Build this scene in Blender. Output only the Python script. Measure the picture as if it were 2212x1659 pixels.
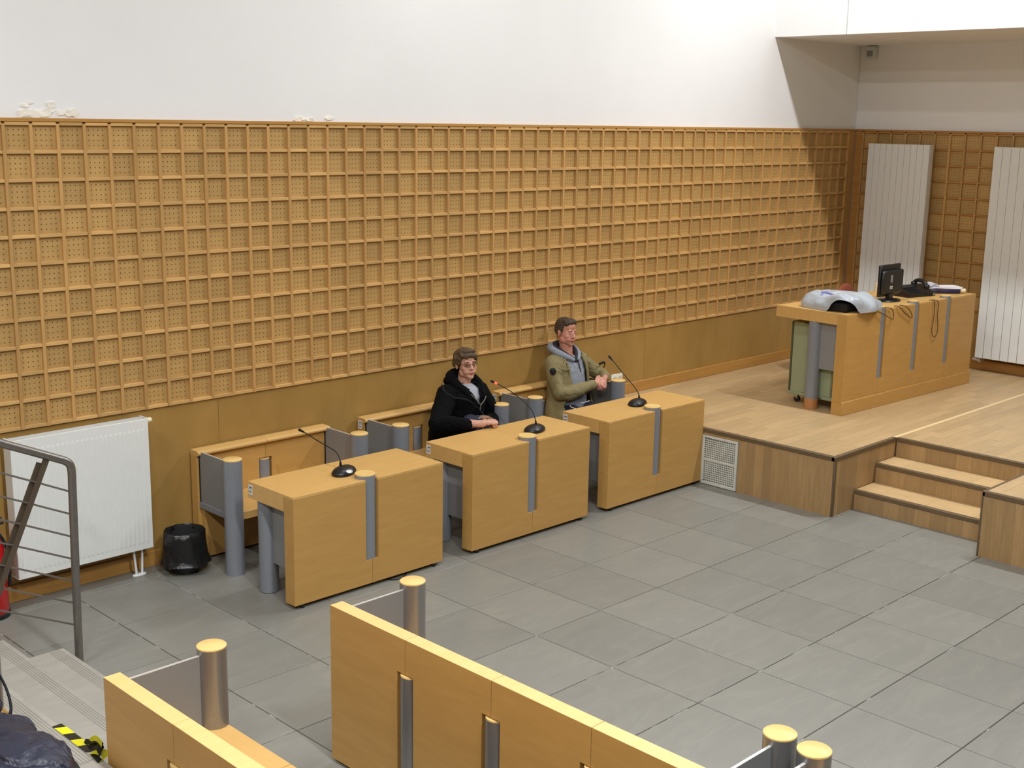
import bpy, bmesh, math, random
from mathutils import Vector, Matrix, noise
from mathutils.bvhtree import BVHTree
random.seed(7)
D = bpy.data
C = bpy.context.scene.collection
PI = math.pi
for o in list(D.objects):
    D.objects.remove(o, do_unlink=True)

# ------------------------------------------------------------------ camera
YAW, PITCH, ROLL = 0.78669935, -0.21013275, 0.01752068
fw = Vector((math.sin(YAW)*math.cos(PITCH), math.cos(YAW)*math.cos(PITCH), math.sin(PITCH)))
rt = Vector((math.cos(YAW), -math.sin(YAW), 0))
up = rt.cross(fw)
r2 = rt*math.cos(ROLL) + up*math.sin(ROLL)
u2 = up*math.cos(ROLL) - rt*math.sin(ROLL)
cam_d = D.cameras.new('camera')
cam_d.sensor_width = 36.0
cam_d.lens = 2679.21/2212*36.0
cam_d.clip_end = 100
cam = D.objects.new('camera', cam_d)
M = Matrix((r2, u2, -fw)).transposed().to_4x4()
M.translation = Vector((-3.280, -7.742, 3.174))
cam.matrix_world = M
C.objects.link(cam)
S = bpy.context.scene
S.camera = cam

# ------------------------------------------------------------------ light
w = D.worlds.new('world'); S.world = w
w.use_nodes = True
w.node_tree.nodes['Background'].inputs[0].default_value = (0.9, 0.95, 1.0, 1)
w.node_tree.nodes['Background'].inputs[1].default_value = 0.05
CEIL = 6.25

def lamp(name, loc, sx, sy, power, col=(0.945, 0.965, 1.0)):
    l = D.lights.new(name, 'AREA')
    l.shape = 'RECTANGLE'; l.size = sx; l.size_y = sy
    l.energy = power; l.color = col
    o = D.objects.new(name, l); o.location = loc
    C.objects.link(o)
    return o

LAMPS = [(7.15, -0.95, 0.18, 1.2, 50), (7.15, -4.2, 0.18, 1.6, 215), (3.4, -1.6, 0.25, 1.6, 62), (-0.4, -4.2, 0.25, 1.6, 110),
         (-0.4, -7.5, 0.25, 1.6, 300), (-4.2, -3.0, 0.25, 1.6, 180), (-4.2, -7.5, 0.25, 1.6, 200)]
for (x, y, sx, sy, p) in LAMPS:
    lamp('ceiling_lamp', (x, y, 6.15), sx, sy, p)

S.view_settings.view_transform = 'Standard'
S.view_settings.look = 'None'
S.view_settings.exposure = 0.05
S.view_settings.gamma = 1.0
S.view_settings.use_curve_mapping = False

# ------------------------------------------------------------------ materials
def lin(c):
    def f(v):
        v /= 255.0
        return v/12.92 if v <= 0.04045 else ((v+0.055)/1.055)**2.4
    return (f(c[0]), f(c[1]), f(c[2]), 1.0)

def new_mat(name):
    m = D.materials.new(name); m.use_nodes = True
    nt = m.node_tree
    return m, nt, nt.nodes['Principled BSDF']

def nd(nt, typ, **kw):
    n = nt.nodes.new(typ)
    for k, v in kw.items():
        setattr(n, k, v)
    return n

def coords(nt, scale=(1, 1, 1), rand=True, attr=False):
    """object coordinates, shifted at random from piece to piece"""
    tc = nd(nt, 'ShaderNodeTexCoord')
    src = tc.outputs['Object']
    if rand:
        oi = nd(nt, 'ShaderNodeObjectInfo')
        mul = nd(nt, 'ShaderNodeMath', operation='MULTIPLY'); mul.inputs[1].default_value = 37.0
        nt.links.new(oi.outputs['Random'], mul.inputs[0])
        add = nd(nt, 'ShaderNodeVectorMath', operation='ADD')
        nt.links.new(src, add.inputs[0]); nt.links.new(mul.outputs[0], add.inputs[1])
        src = add.outputs[0]
    mp = nd(nt, 'ShaderNodeMapping'); mp.inputs['Scale'].default_value = scale
    nt.links.new(src, mp.inputs['Vector'])
    return mp.outputs[0]

def piece_random(nt, use_attr):
    oi = nd(nt, 'ShaderNodeObjectInfo')
    if not use_attr:
        return oi.outputs['Random']
    at = nd(nt, 'ShaderNodeAttribute', attribute_name='rnd')
    add = nd(nt, 'ShaderNodeMath', operation='ADD')
    fr = nd(nt, 'ShaderNodeMath', operation='FRACT')
    nt.links.new(oi.outputs['Random'], add.inputs[0]); nt.links.new(at.outputs['Fac'], add.inputs[1])
    nt.links.new(add.outputs[0], fr.inputs[0])
    return fr.outputs[0]

def wood(name, light, dark, scale, rough=0.42, var=0.12, use_attr=False, bump=0.02, spec=0.4, holes=False, blotch=0.0):
    m, nt, b = new_mat(name)
    v = coords(nt, scale)
    n1 = nd(nt, 'ShaderNodeTexNoise'); n1.inputs['Scale'].default_value = 1.0
    n1.inputs['Detail'].default_value = 6; n1.inputs['Roughness'].default_value = 0.6; n1.inputs['Distortion'].default_value = 0.6
    nt.links.new(v, n1.inputs['Vector'])
    rp = nd(nt, 'ShaderNodeValToRGB')
    rp.color_ramp.elements[0].position = 0.18; rp.color_ramp.elements[0].color = lin(dark)
    rp.color_ramp.elements[1].position = 0.82; rp.color_ramp.elements[1].color = lin(light)
    nt.links.new(n1.outputs['Fac'], rp.inputs[0])
    rnd = piece_random(nt, use_attr)
    mr = nd(nt, 'ShaderNodeMapRange'); mr.inputs['To Min'].default_value = 1-var; mr.inputs['To Max'].default_value = 1+var
    nt.links.new(rnd, mr.inputs['Value'])
    mx = nd(nt, 'ShaderNodeMix', data_type='RGBA', blend_type='MULTIPLY'); mx.inputs[0].default_value = 1.0
    nt.links.new(rp.outputs[0], mx.inputs[6]); nt.links.new(mr.outputs[0], mx.inputs[7])
    col = mx.outputs[2]
    if blotch:
        tc = nd(nt, 'ShaderNodeTexCoord')
        nb = nd(nt, 'ShaderNodeTexNoise'); nb.inputs['Scale'].default_value = 1.3; nb.inputs['Detail'].default_value = 3
        nt.links.new(tc.outputs['Object'], nb.inputs['Vector'])
        mr2 = nd(nt, 'ShaderNodeMapRange'); mr2.inputs['From Min'].default_value = 0.35; mr2.inputs['From Max'].default_value = 0.65
        mr2.inputs['To Min'].default_value = 1-blotch; mr2.inputs['To Max'].default_value = 1+blotch*0.4
        nt.links.new(nb.outputs['Fac'], mr2.inputs['Value'])
        m3 = nd(nt, 'ShaderNodeMix', data_type='RGBA', blend_type='MULTIPLY'); m3.inputs[0].default_value = 1.0
        nt.links.new(col, m3.inputs[6]); nt.links.new(mr2.outputs[0], m3.inputs[7])
        col = m3.outputs[2]
    if holes:      # 4 x 4 drilled holes printed on each perforated panel (UV 0..1 over the open square)
        uv = nd(nt, 'ShaderNodeUVMap'); uv.uv_map = 'UVMap'
        sc = nd(nt, 'ShaderNodeVectorMath', operation='MULTIPLY'); sc.inputs[1].default_value = (4.72, 4.72, 1)
        nt.links.new(uv.outputs[0], sc.inputs[0])
        sb = nd(nt, 'ShaderNodeVectorMath', operation='SUBTRACT'); sb.inputs[1].default_value = (0.36, 0.36, 0)
        nt.links.new(sc.outputs[0], sb.inputs[0])
        frn = nd(nt, 'ShaderNodeVectorMath', operation='FRACTION'); nt.links.new(sb.outputs[0], frn.inputs[0])
        ds = nd(nt, 'ShaderNodeVectorMath', operation='DISTANCE'); ds.inputs[1].default_value = (0.5, 0.5, 0)
        nt.links.new(frn.outputs[0], ds.inputs[0])
        lt = nd(nt, 'ShaderNodeMapRange'); lt.inputs['From Min'].default_value = 0.08; lt.inputs['From Max'].default_value = 0.15
        nt.links.new(ds.outputs[1], lt.inputs['Value'])
        sx = nd(nt, 'ShaderNodeSeparateXYZ'); nt.links.new(sb.outputs[0], sx.inputs[0])
        fac = lt.outputs[0]
        for ax in (0, 1):     # no holes outside the 4 x 4 field
            g = nd(nt, 'ShaderNodeMath', operation='LESS_THAN'); g.inputs[1].default_value = 0.0
            nt.links.new(sx.outputs[ax], g.inputs[0])
            h = nd(nt, 'ShaderNodeMath', operation='GREATER_THAN'); h.inputs[1].default_value = 4.0
            nt.links.new(sx.outputs[ax], h.inputs[0])
            for q in (g, h):
                mxm = nd(nt, 'ShaderNodeMath', operation='MAXIMUM')
                nt.links.new(fac, mxm.inputs[0]); nt.links.new(q.outputs[0], mxm.inputs[1]); fac = mxm.outputs[0]
        m4 = nd(nt, 'ShaderNodeMix', data_type='RGBA'); m4.inputs[6].default_value = lin((80, 57, 28))
        nt.links.new(fac, m4.inputs[0]); nt.links.new(col, m4.inputs[7])
        col = m4.outputs[2]
    nt.links.new(col, b.inputs['Base Color'])
    b.inputs['Roughness'].default_value = rough
    b.inputs['Specular IOR Level'].default_value = spec
    if bump:
        bp = nd(nt, 'ShaderNodeBump'); bp.inputs['Strength'].default_value = bump; bp.inputs['Distance'].default_value = 0.01
        nt.links.new(n1.outputs['Fac'], bp.inputs['Height']); nt.links.new(bp.outputs[0], b.inputs['Normal'])
    return m

def plain(name, col, rough=0.5, metal=0.0, noise_amt=0.06, nscale=12, bump=0.0, spec=0.5, rand=0.0, coat=0.0, bscale=None):
    m, nt, b = new_mat(name)
    v = coords(nt, (nscale, nscale, nscale))
    n1 = nd(nt, 'ShaderNodeTexNoise'); n1.inputs['Scale'].default_value = 1.0; n1.inputs['Detail'].default_value = 4
    nt.links.new(v, n1.inputs['Vector'])
    rp = nd(nt, 'ShaderNodeValToRGB')
    c = lin(col)
    rp.color_ramp.elements[0].position = 0.3; rp.color_ramp.elements[0].color = tuple(x*(1-noise_amt) for x in c[:3])+(1,)
    rp.color_ramp.elements[1].position = 0.7; rp.color_ramp.elements[1].color = tuple(min(1, x*(1+noise_amt)) for x in c[:3])+(1,)
    nt.links.new(n1.outputs['Fac'], rp.inputs[0])
    out = rp.outputs[0]
    if rand:
        rnd = piece_random(nt, False)
        mr = nd(nt, 'ShaderNodeMapRange'); mr.inputs['To Min'].default_value = 1-rand; mr.inputs['To Max'].default_value = 1+rand
        nt.links.new(rnd, mr.inputs['Value'])
        mx = nd(nt, 'ShaderNodeMix', data_type='RGBA', blend_type='MULTIPLY'); mx.inputs[0].default_value = 1.0
        nt.links.new(out, mx.inputs[6]); nt.links.new(mr.outputs[0], mx.inputs[7]); out = mx.outputs[2]
    nt.links.new(out, b.inputs['Base Color'])
    b.inputs['Roughness'].default_value = rough
    b.inputs['Metallic'].default_value = metal
    b.inputs['Specular IOR Level'].default_value = spec
    b.inputs['Coat Weight'].default_value = coat
    if bump:
        n2 = n1
        if bscale:
            n2 = nd(nt, 'ShaderNodeTexNoise'); n2.inputs['Scale'].default_value = bscale; n2.inputs['Detail'].default_value = 3
            tc = nd(nt, 'ShaderNodeTexCoord'); nt.links.new(tc.outputs['Object'], n2.inputs['Vector'])
        bp = nd(nt, 'ShaderNodeBump'); bp.inputs['Strength'].default_value = bump; bp.inputs['Distance'].default_value = 0.02
        nt.links.new(n2.outputs['Fac'], bp.inputs['Height']); nt.links.new(bp.outputs[0], b.inputs['Normal'])
    return m

def emit(name, col, strength):
    m, nt, b = new_mat(name)
    b.inputs['Base Color'].default_value = lin(col)
    b.inputs['Emission Color'].default_value = lin(col)
    b.inputs['Emission Strength'].default_value = strength
    return m

def stone(name, c1, c2, rough=0.38, veins=True):
    m, nt, b = new_mat(name)
    v = coords(nt, (0.8, 2.6, 1))
    n1 = nd(nt, 'ShaderNodeTexNoise'); n1.inputs['Scale'].default_value = 2.6; n1.inputs['Detail'].default_value = 8
    n1.inputs['Roughness'].default_value = 0.62; n1.inputs['Distortion'].default_value = 1.2
    nt.links.new(v, n1.inputs['Vector'])
    rp = nd(nt, 'ShaderNodeValToRGB')
    rp.color_ramp.elements[0].position = 0.32; rp.color_ramp.elements[0].color = lin(c1)
    rp.color_ramp.elements[1].position = 0.72; rp.color_ramp.elements[1].color = lin(c2)
    nt.links.new(n1.outputs['Fac'], rp.inputs[0])
    col = rp.outputs[0]
    if veins:
        n3 = nd(nt, 'ShaderNodeTexNoise'); n3.inputs['Scale'].default_value = 1.3; n3.inputs['Detail'].default_value = 5; n3.inputs['Distortion'].default_value = 1.0
        nt.links.new(v, n3.inputs['Vector'])
        sb = nd(nt, 'ShaderNodeMath', operation='SUBTRACT'); sb.inputs[1].default_value = 0.5
        ab = nd(nt, 'ShaderNodeMath', operation='ABSOLUTE')
        nt.links.new(n3.outputs['Fac'], sb.inputs[0]); nt.links.new(sb.outputs[0], ab.inputs[0])
        mr = nd(nt, 'ShaderNodeMapRange'); mr.inputs['From Min'].default_value = 0.0; mr.inputs['From Max'].default_value = 0.035
        mr.inputs['To Min'].default_value = 1.07; mr.inputs['To Max'].default_value = 1.0
        nt.links.new(ab.outputs[0], mr.inputs['Value'])
        mx = nd(nt, 'ShaderNodeMix', data_type='RGBA', blend_type='MULTIPLY'); mx.inputs[0].default_value = 1.0
        nt.links.new(col, mx.inputs[6]); nt.links.new(mr.outputs[0], mx.inputs[7]); col = mx.outputs[2]
    rnd = piece_random(nt, False)
    mr = nd(nt, 'ShaderNodeMapRange'); mr.inputs['To Min'].default_value = 0.93; mr.inputs['To Max'].default_value = 1.05
    nt.links.new(rnd, mr.inputs['Value'])
    mx = nd(nt, 'ShaderNodeMix', data_type='RGBA', blend_type='MULTIPLY'); mx.inputs[0].default_value = 1.0
    nt.links.new(col, mx.inputs[6]); nt.links.new(mr.outputs[0], mx.inputs[7])
    nt.links.new(mx.outputs[2], b.inputs['Base Color'])
    b.inputs['Roughness'].default_value = rough
    bp = nd(nt, 'ShaderNodeBump'); bp.inputs['Strength'].default_value = 0.05; bp.inputs['Distance'].default_value = 0.01
    nt.links.new(n1.outputs['Fac'], bp.inputs['Height']); nt.links.new(bp.outputs[0], b.inputs['Normal'])
    return m

def grout_mat():
    m, nt, b = new_mat('grout')
    tc = nd(nt, 'ShaderNodeTexCoord')
    n1 = nd(nt, 'ShaderNodeTexNoise'); n1.inputs['Scale'].default_value = 7; n1.inputs['Detail'].default_value = 2
    nt.links.new(tc.outputs['Object'], n1.inputs['Vector'])
    rp = nd(nt, 'ShaderNodeValToRGB')
    rp.color_ramp.elements[0].position = 0.57; rp.color_ramp.elements[0].color = lin((74, 71, 64))
    rp.color_ramp.elements[1].position = 0.60; rp.color_ramp.elements[1].color = lin((225, 222, 210))
    nt.links.new(n1.outputs['Fac'], rp.inputs[0]); nt.links.new(rp.outputs[0], b.inputs['Base Color'])
    b.inputs['Roughness'].default_value = 0.7
    return m

BE_L, BE_D = (208, 164, 88), (188, 142, 70)      # beech laminate
MT = {}
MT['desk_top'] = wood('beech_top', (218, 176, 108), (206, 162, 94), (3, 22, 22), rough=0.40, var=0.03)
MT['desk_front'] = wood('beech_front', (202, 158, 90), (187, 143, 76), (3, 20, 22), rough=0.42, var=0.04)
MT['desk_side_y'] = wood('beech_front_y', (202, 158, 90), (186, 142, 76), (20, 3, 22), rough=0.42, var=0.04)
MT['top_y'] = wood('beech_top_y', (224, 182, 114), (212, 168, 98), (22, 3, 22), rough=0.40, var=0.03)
MT['bench_top_lit'] = wood('bench_top_lit_y', (240, 204, 136), (230, 190, 120), (22, 3, 22), rough=0.34, var=0.02, spec=0.5)  # paler than the other beech: strong light on the tops put into the colour
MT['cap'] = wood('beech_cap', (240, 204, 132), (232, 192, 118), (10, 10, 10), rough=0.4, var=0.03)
MT['panel'] = wood('perforated_beech', (194, 157, 97), (178, 141, 82), (6, 6, 30), rough=0.55, var=0.10, use_attr=True, holes=True)
MT['batten_v'] = wood('batten_vertical', (202, 160, 100), (182, 138, 78), (30, 30, 3), rough=0.5, var=0.12, use_attr=True)
MT['batten_h'] = wood('batten_horizontal', (216, 176, 114), (196, 152, 92), (3, 30, 30), rough=0.5, var=0.16, use_attr=True)
MT['ply'] = wood('plywood_wall', (181, 144, 81), (164, 127, 64), (5, 5, 2.2), rough=0.45, var=0.04, blotch=0.10)
MT['skirt'] = wood('wood_skirting', (196, 148, 78), (176, 126, 60), (2, 20, 20), rough=0.45, var=0.05)
MT['skirt_y'] = wood('wood_skirting_y', (186, 136, 72), (164, 114, 56), (20, 2, 20), rough=0.45, var=0.05)
MT['parquet'] = wood('oak_parquet', (200, 172, 128), (178, 148, 106), (5, 45, 45), rough=0.40, var=0.09)
MT['stave'] = wood('oak_stave', (184, 152, 106), (160, 126, 82), (40, 40, 4), rough=0.5, var=0.13)
MT['stave_tread'] = wood('oak_tread', (210, 180, 132), (190, 158, 110), (30, 4, 30), rough=0.45, var=0.08)
MT['nosing'] = wood('dark_nosing', (116, 96, 70), (98, 80, 56), (20, 3, 20), rough=0.5, var=0.05)
MT['nosing_x'] = wood('dark_nosing_x', (116, 96, 70), (98, 80, 56), (3, 20, 20), rough=0.5, var=0.05)
MT['white_line'] = wood('pale_strip', (238, 214, 164), (230, 202, 150), (3, 30, 30), rough=0.45, var=0.02)
MT['white'] = plain('white_plaster', (238, 237, 234), 0.75, noise_amt=0.025, nscale=1.1, bump=0.02, bscale=30)
MT['peel'] = plain('peeling_paint', (240, 234, 220), 0.7, noise_amt=0.10, nscale=14, bump=0.1)
MT['ceil'] = plain('ceiling_paint', (150, 146, 138), 0.8, noise_amt=0.02, nscale=1)
MT['far'] = plain('far_wall_panelling', (128, 112, 90), 0.7, noise_amt=0.05, nscale=1)
MT['rad'] = plain('radiator_enamel', (232, 233, 228), 0.3, noise_amt=0.01, spec=0.5)
MT['rad_in'] = plain('radiator_grille', (206, 208, 204), 0.4, noise_amt=0.03)
MT['grey'] = plain('grey_powder_coat', (138, 142, 148), 0.38, metal=0.15, noise_amt=0.05, nscale=60, spec=0.5)
MT['grey_sheet'] = plain('grey_sheet', (138, 139, 138), 0.45, metal=0.1, noise_amt=0.015, nscale=80)
MT['silver'] = plain('silver_post', (150, 148, 146), 0.30, metal=0.65, noise_amt=0.03, nscale=60)
MT['edge'] = plain('bright_edge', (222, 222, 218), 0.25, metal=0.4, noise_amt=0.02)
MT['steel'] = plain('brushed_steel', (136, 132, 126), 0.34, metal=0.75, noise_amt=0.06, nscale=30)
MT['brown_steel'] = plain('dark_flat_bar', (98, 86, 72), 0.45, metal=0.4, noise_amt=0.08)
MT['black'] = plain('black_plastic', (24, 25, 26), 0.38, noise_amt=0.1)
MT['black_soft'] = plain('black_matte', (20, 20, 20), 0.7, noise_amt=0.15, nscale=60)
MT['mesh_black'] = plain('mic_foam', (26, 24, 24), 0.8, noise_amt=0.3, nscale=300)
MT['dark_gap'] = plain('dark_recess', (30, 26, 20), 0.9)
MT['label'] = plain('paper_label', (226, 224, 216), 0.6, noise_amt=0.03)
MT['print'] = plain('label_print', (96, 94, 92), 0.6)
MT['tile'] = stone('grey_stone_tile', (131, 130, 122), (139, 137, 128))
MT['tile_dark'] = stone('grey_border_tile', (106, 104, 97), (120, 117, 109), veins=False)
MT['tread'] = stone('grey_stone_tread', (156, 152, 142), (172, 167, 156), rough=0.5, veins=False)
MT['groove'] = plain('tread_groove', (142, 138, 128), 0.6)
MT['grout'] = grout_mat()
MT['red'] = plain('extinguisher_red', (190, 22, 24), 0.3, coat=0.3)
MT['bin'] = plain('bin_plastic', (44, 45, 44), 0.4)
MT['liner'] = plain('black_bin_liner', (27, 27, 27), 0.30, noise_amt=0.2, nscale=30, bump=0.35, bscale=22)
MT['cabinet'] = plain('pale_green_metal', (150, 158, 124), 0.45, noise_amt=0.03)
MT['cabinet_d'] = plain('green_metal_dark', (82, 84, 56), 0.6)
MT['chrome'] = plain('chrome', (190, 190, 188), 0.2, metal=0.9)
MT['leg_wood'] = wood('leg_base_wood', (196, 140, 86), (172, 112, 66), (20, 20, 5), rough=0.45, var=0.02)
MT['clothbag'] = plain('grey_plastic_cover', (172, 178, 182), 0.36, noise_amt=0.08, nscale=8, bump=0.5, bscale=11)
MT['purple'] = plain('purple_print', (134, 134, 190), 0.5)
MT['navy'] = plain('navy_cover', (44, 40, 74), 0.35, noise_amt=0.2, bump=0.3)
MT['paper'] = plain('white_paper', (240, 238, 242), 0.6, noise_amt=0.02)
MT['cream'] = plain('cream_plastic', (240, 226, 190), 0.4)
MT['red_fabric'] = plain('red_brown_fabric', (150, 76, 50), 0.85, noise_amt=0.15, nscale=200)
MT['cord'] = plain('brown_cord', (88, 60, 26), 0.5)
MT['cordblack'] = plain('black_cord', (34, 32, 30), 0.5)
MT['yellow'] = plain('tape_yellow', (230, 224, 36), 0.4)
MT['tapeblk'] = plain('tape_black', (36, 36, 30), 0.4)
MT['puffer'] = plain('navy_nylon', (30, 33, 50), 0.42, noise_amt=0.12, nscale=6, bump=0.7, bscale=16)
MT['bagdark'] = plain('dark_navy_bag', (36, 38, 52), 0.6, noise_amt=0.2, nscale=40, bump=0.2)
MT['outlet'] = plain('outlet_white', (238, 236, 222), 0.35)
MT['vent'] = plain('vent_white', (214, 214, 202), 0.4)
MT['red_led'] = emit('red_led', (255, 60, 50), 3.5)
# people
MT['skin1'] = plain('skin_pale', (204, 154, 130), 0.5, noise_amt=0.07, nscale=22)
MT['skin2'] = plain('skin_rosy', (206, 146, 124), 0.5, noise_amt=0.08, nscale=22)
MT['lips'] = plain('lips', (168, 92, 84), 0.45)
MT['eye'] = plain('eye_white', (206, 198, 190), 0.25)
MT['iris'] = plain('iris_dark', (48, 44, 40), 0.2)
MT['hair1'] = plain('brown_hair', (84, 67, 46), 0.55, noise_amt=0.25, nscale=50)
MT['hair2'] = plain('dark_brown_hair', (70, 56, 42), 0.6, noise_amt=0.25, nscale=60)
MT['brow'] = plain('eyebrow_hair', (96, 66, 48), 0.8)
MT['lash'] = plain('lash_line', (54, 36, 30), 0.7)
for k in ('hair1', 'hair2'):
    nt = MT[k].node_tree; b_ = nt.nodes['Principled BSDF']
    tc_ = nd(nt, 'ShaderNodeTexCoord'); mp_ = nd(nt, 'ShaderNodeMapping'); mp_.inputs['Scale'].default_value = (240, 40, 70)
    n_ = nd(nt, 'ShaderNodeTexNoise'); n_.inputs['Scale'].default_value = 1.0; n_.inputs['Detail'].default_value = 3; n_.inputs['Distortion'].default_value = 0.4
    nt.links.new(tc_.outputs['Object'], mp_.inputs[0]); nt.links.new(mp_.outputs[0], n_.inputs['Vector'])
    bp_ = nd(nt, 'ShaderNodeBump'); bp_.inputs['Strength'].default_value = 0.9; bp_.inputs['Distance'].default_value = 0.006
    nt.links.new(n_.outputs['Fac'], bp_.inputs['Height']); nt.links.new(bp_.outputs[0], b_.inputs['Normal'])
MT['blackcloth'] = plain('black_fleece', (9, 9, 10), 0.95, noise_amt=0.25, nscale=60, bump=0.2, spec=0.15)
MT['strap'] = plain('charcoal_webbing', (30, 32, 36), 0.75, spec=0.2)
MT['olive'] = plain('olive_cotton', (134, 122, 82), 0.8, noise_amt=0.09, nscale=14, bump=0.15)
MT['greymarl'] = plain('grey_marl', (140, 146, 156), 0.85, noise_amt=0.14, nscale=60, bump=0.1)
MT['navycloth'] = plain('navy_trousers', (30, 32, 54), 0.75, noise_amt=0.15, nscale=30)
MT['navyhood'] = plain('navy_lining', (34, 36, 44), 0.8)
MT['tshirt'] = plain('white_tshirt', (170, 174, 182), 0.85)
MT['zip'] = plain('zip_metal', (150, 150, 150), 0.4, metal=0.5)
MT['brownfur'] = plain('brown_leather', (140, 104, 76), 0.7, noise_amt=0.3, nscale=30)
MT['glass_frame'] = plain('dark_red_frame', (62, 28, 30), 0.35)
MT['shoe'] = plain('dark_shoe', (30, 30, 32), 0.6)
def lens_mat():
    m, nt, b = new_mat('spectacle_lens')
    b.inputs['Base Color'].default_value = (1, 1, 1, 1); b.inputs['Roughness'].default_value = 0.03
    b.inputs['Transmission Weight'].default_value = 1.0; b.inputs['IOR'].default_value = 1.05
    return m
MT['lens'] = lens_mat()

# ------------------------------------------------------------------ mesh helpers
class MB:
    def __init__(s):
        s.bm = bmesh.new()
    def box(s, x0, x1, y0, y1, z0, z1, bev=0.0, rot=None):
        r = bmesh.ops.create_cube(s.bm, size=1.0)
        vs = r['verts']
        cx, cy, cz = (x0+x1)/2, (y0+y1)/2, (z0+z1)/2
        for v in vs:
            v.co = Vector((v.co.x*(x1-x0), v.co.y*(y1-y0), v.co.z*(z1-z0)))
        if bev:
            es = list({e for v in vs for e in v.link_edges})
            rr = bmesh.ops.bevel(s.bm, geom=es, offset=bev, segments=1, affect='EDGES', profile=0.5)
            vs = list({v for f in rr['faces'] for v in f.verts} | {v for v in vs if v.is_valid})
        for v in vs:
            if rot is not None:
                v.co = rot @ v.co
            v.co += Vector((cx, cy, cz))
        return s
    def tube(s, pts, r, n=10, cap=True):
        """tube along pts; r = number or list; closed ends"""
        pts = [Vector(p) for p in pts]
        k = len(pts)
        rs = r if isinstance(r, (list, tuple)) else [r]*k
        t0 = (pts[1]-pts[0]).normalized()
        ref = Vector((0, 0, 1)) if abs(t0.z) < 0.9 else Vector((1, 0, 0))
        a = t0.cross(ref).normalized()
        rings = []
        for i in range(k):
            if i == 0: t = pts[1]-pts[0]
            elif i == k-1: t = pts[-1]-pts[-2]
            else: t = (pts[i+1]-pts[i]).normalized()+(pts[i]-pts[i-1]).normalized()
            t.normalize()
            a = (a - t*a.dot(t)).normalized()
            b = t.cross(a)
            ri = rs[i]
            ra, rb = ri if isinstance(ri, (tuple, list)) else (ri, ri)
            rings.append([s.bm.verts.new(pts[i]+a*math.cos(2*PI*j/n)*ra+b*math.sin(2*PI*j/n)*rb) for j in range(n)])
        for i in range(k-1):
            for j in range(n):
                s.bm.faces.new((rings[i][j], rings[i][(j+1) % n], rings[i+1][(j+1) % n], rings[i+1][j]))
        if cap:
            s.bm.faces.new(rings[0][::-1]); s.bm.faces.new(rings[-1])
        return s
    def cyl(s, x, y, z0, z1, r, n=24, r1=None):
        return s.tube([(x, y, z0), (x, y, z1)], [r, r if r1 is None else r1], n)
    def lathe(s, prof, n=24, at=(0, 0, 0), sx=1.0, sy=1.0, rot=0.0, wob=None):
        """profile [(r,z)] turned about z"""
        rings = []
        for (r, z) in prof:
            ring = []
            for j in range(n):
                a = 2*PI*j/n
                rr = r*(wob(a, z) if wob else 1)
                x, y = math.cos(a)*rr*sx, math.sin(a)*rr*sy
                x, y = x*math.cos(rot)-y*math.sin(rot), x*math.sin(rot)+y*math.cos(rot)
                ring.append(s.bm.verts.new((at[0]+x, at[1]+y, at[2]+z)))
            rings.append(ring)
        for i in range(len(rings)-1):
            for j in range(n):
                s.bm.faces.new((rings[i][j], rings[i][(j+1) % n], rings[i+1][(j+1) % n], rings[i+1][j]))
        if prof[0][0] > 1e-6: s.bm.faces.new(rings[0][::-1])
        if prof[-1][0] > 1e-6: s.bm.faces.new(rings[-1])
        return s
    def ell(s, c, r, rot=None, sub=3):
        vs = bmesh.ops.create_icosphere(s.bm, subdivisions=sub, radius=1.0)['verts']
        for v in vs:
            p = Vector((v.co.x*r[0], v.co.y*r[1], v.co.z*r[2]))
            if rot is not None: p = rot @ p
            v.co = p + Vector(c)
        return s
    def limb(s, pts, rs, n=14):
        """rounded limb: tube plus balls at each joint"""
        s.tube(pts, rs, n)
        for p, r in zip(pts, rs):
            rr = r if isinstance(r, (tuple, list)) else (r, r)
            m = min(rr)
            s.ell(p, (m, m, m), sub=2)
        return s
    def poly(s, pts, y0, y1, axis='y'):
        """prism of an outline given as (a,b) pairs"""
        def P(a, b, c):
            return {'y': (a, c, b), 'x': (c, a, b), 'z': (a, b, c)}[axis]
        A = [s.bm.verts.new(P(a, b, y0)) for a, b in pts]
        B = [s.bm.verts.new(P(a, b, y1)) for a, b in pts]
        s.bm.faces.new(A); s.bm.faces.new(B[::-1])
        for i in range(len(pts)):
            j = (i+1) % len(pts)
            s.bm.faces.new((A[j], A[i], B[i], B[j]))
        return s
    def quad(s, a, b, c, d):
        s.bm.faces.new([s.bm.verts.new(p) for p in (a, b, c, d)])
        return s
    def mesh(s, name, mat, smooth=True, angle=40):
        bmesh.ops.recalc_face_normals(s.bm, faces=s.bm.faces)
        me = D.meshes.new(name)
        s.bm.to_mesh(me); s.bm.free()
        if mat is not None: me.materials.append(mat)
        if smooth:
            me.polygons.foreach_set('use_smooth', [True]*len(me.polygons))
            me.set_sharp_from_angle(angle=math.radians(angle))
        return me
    def build(s, name, mat, parent=None, loc=(0, 0, 0), off=None, smooth=True, angle=40):
        """link as one object; off = world position that becomes the object's origin (or the parent's)"""
        if off is not None:
            for v in s.bm.verts: v.co -= Vector(off)
        o = D.objects.new(name, s.mesh(name, mat, smooth, angle))
        if parent is not None: o.parent = parent
        o.location = loc
        C.objects.link(o)
        return o

def tag(o, label=None, cat=None, group=None, kind=None):
    if label: o['label'] = label
    if cat: o['category'] = cat
    if group: o['group'] = group
    if kind: o['kind'] = kind
    return o

def empty(name, loc, rz=0.0):
    o = D.objects.new(name, None)
    o.empty_display_size = 0.1
    o.location = loc; o.rotation_euler = (0, 0, rz)
    C.objects.link(o)
    return o

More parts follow.
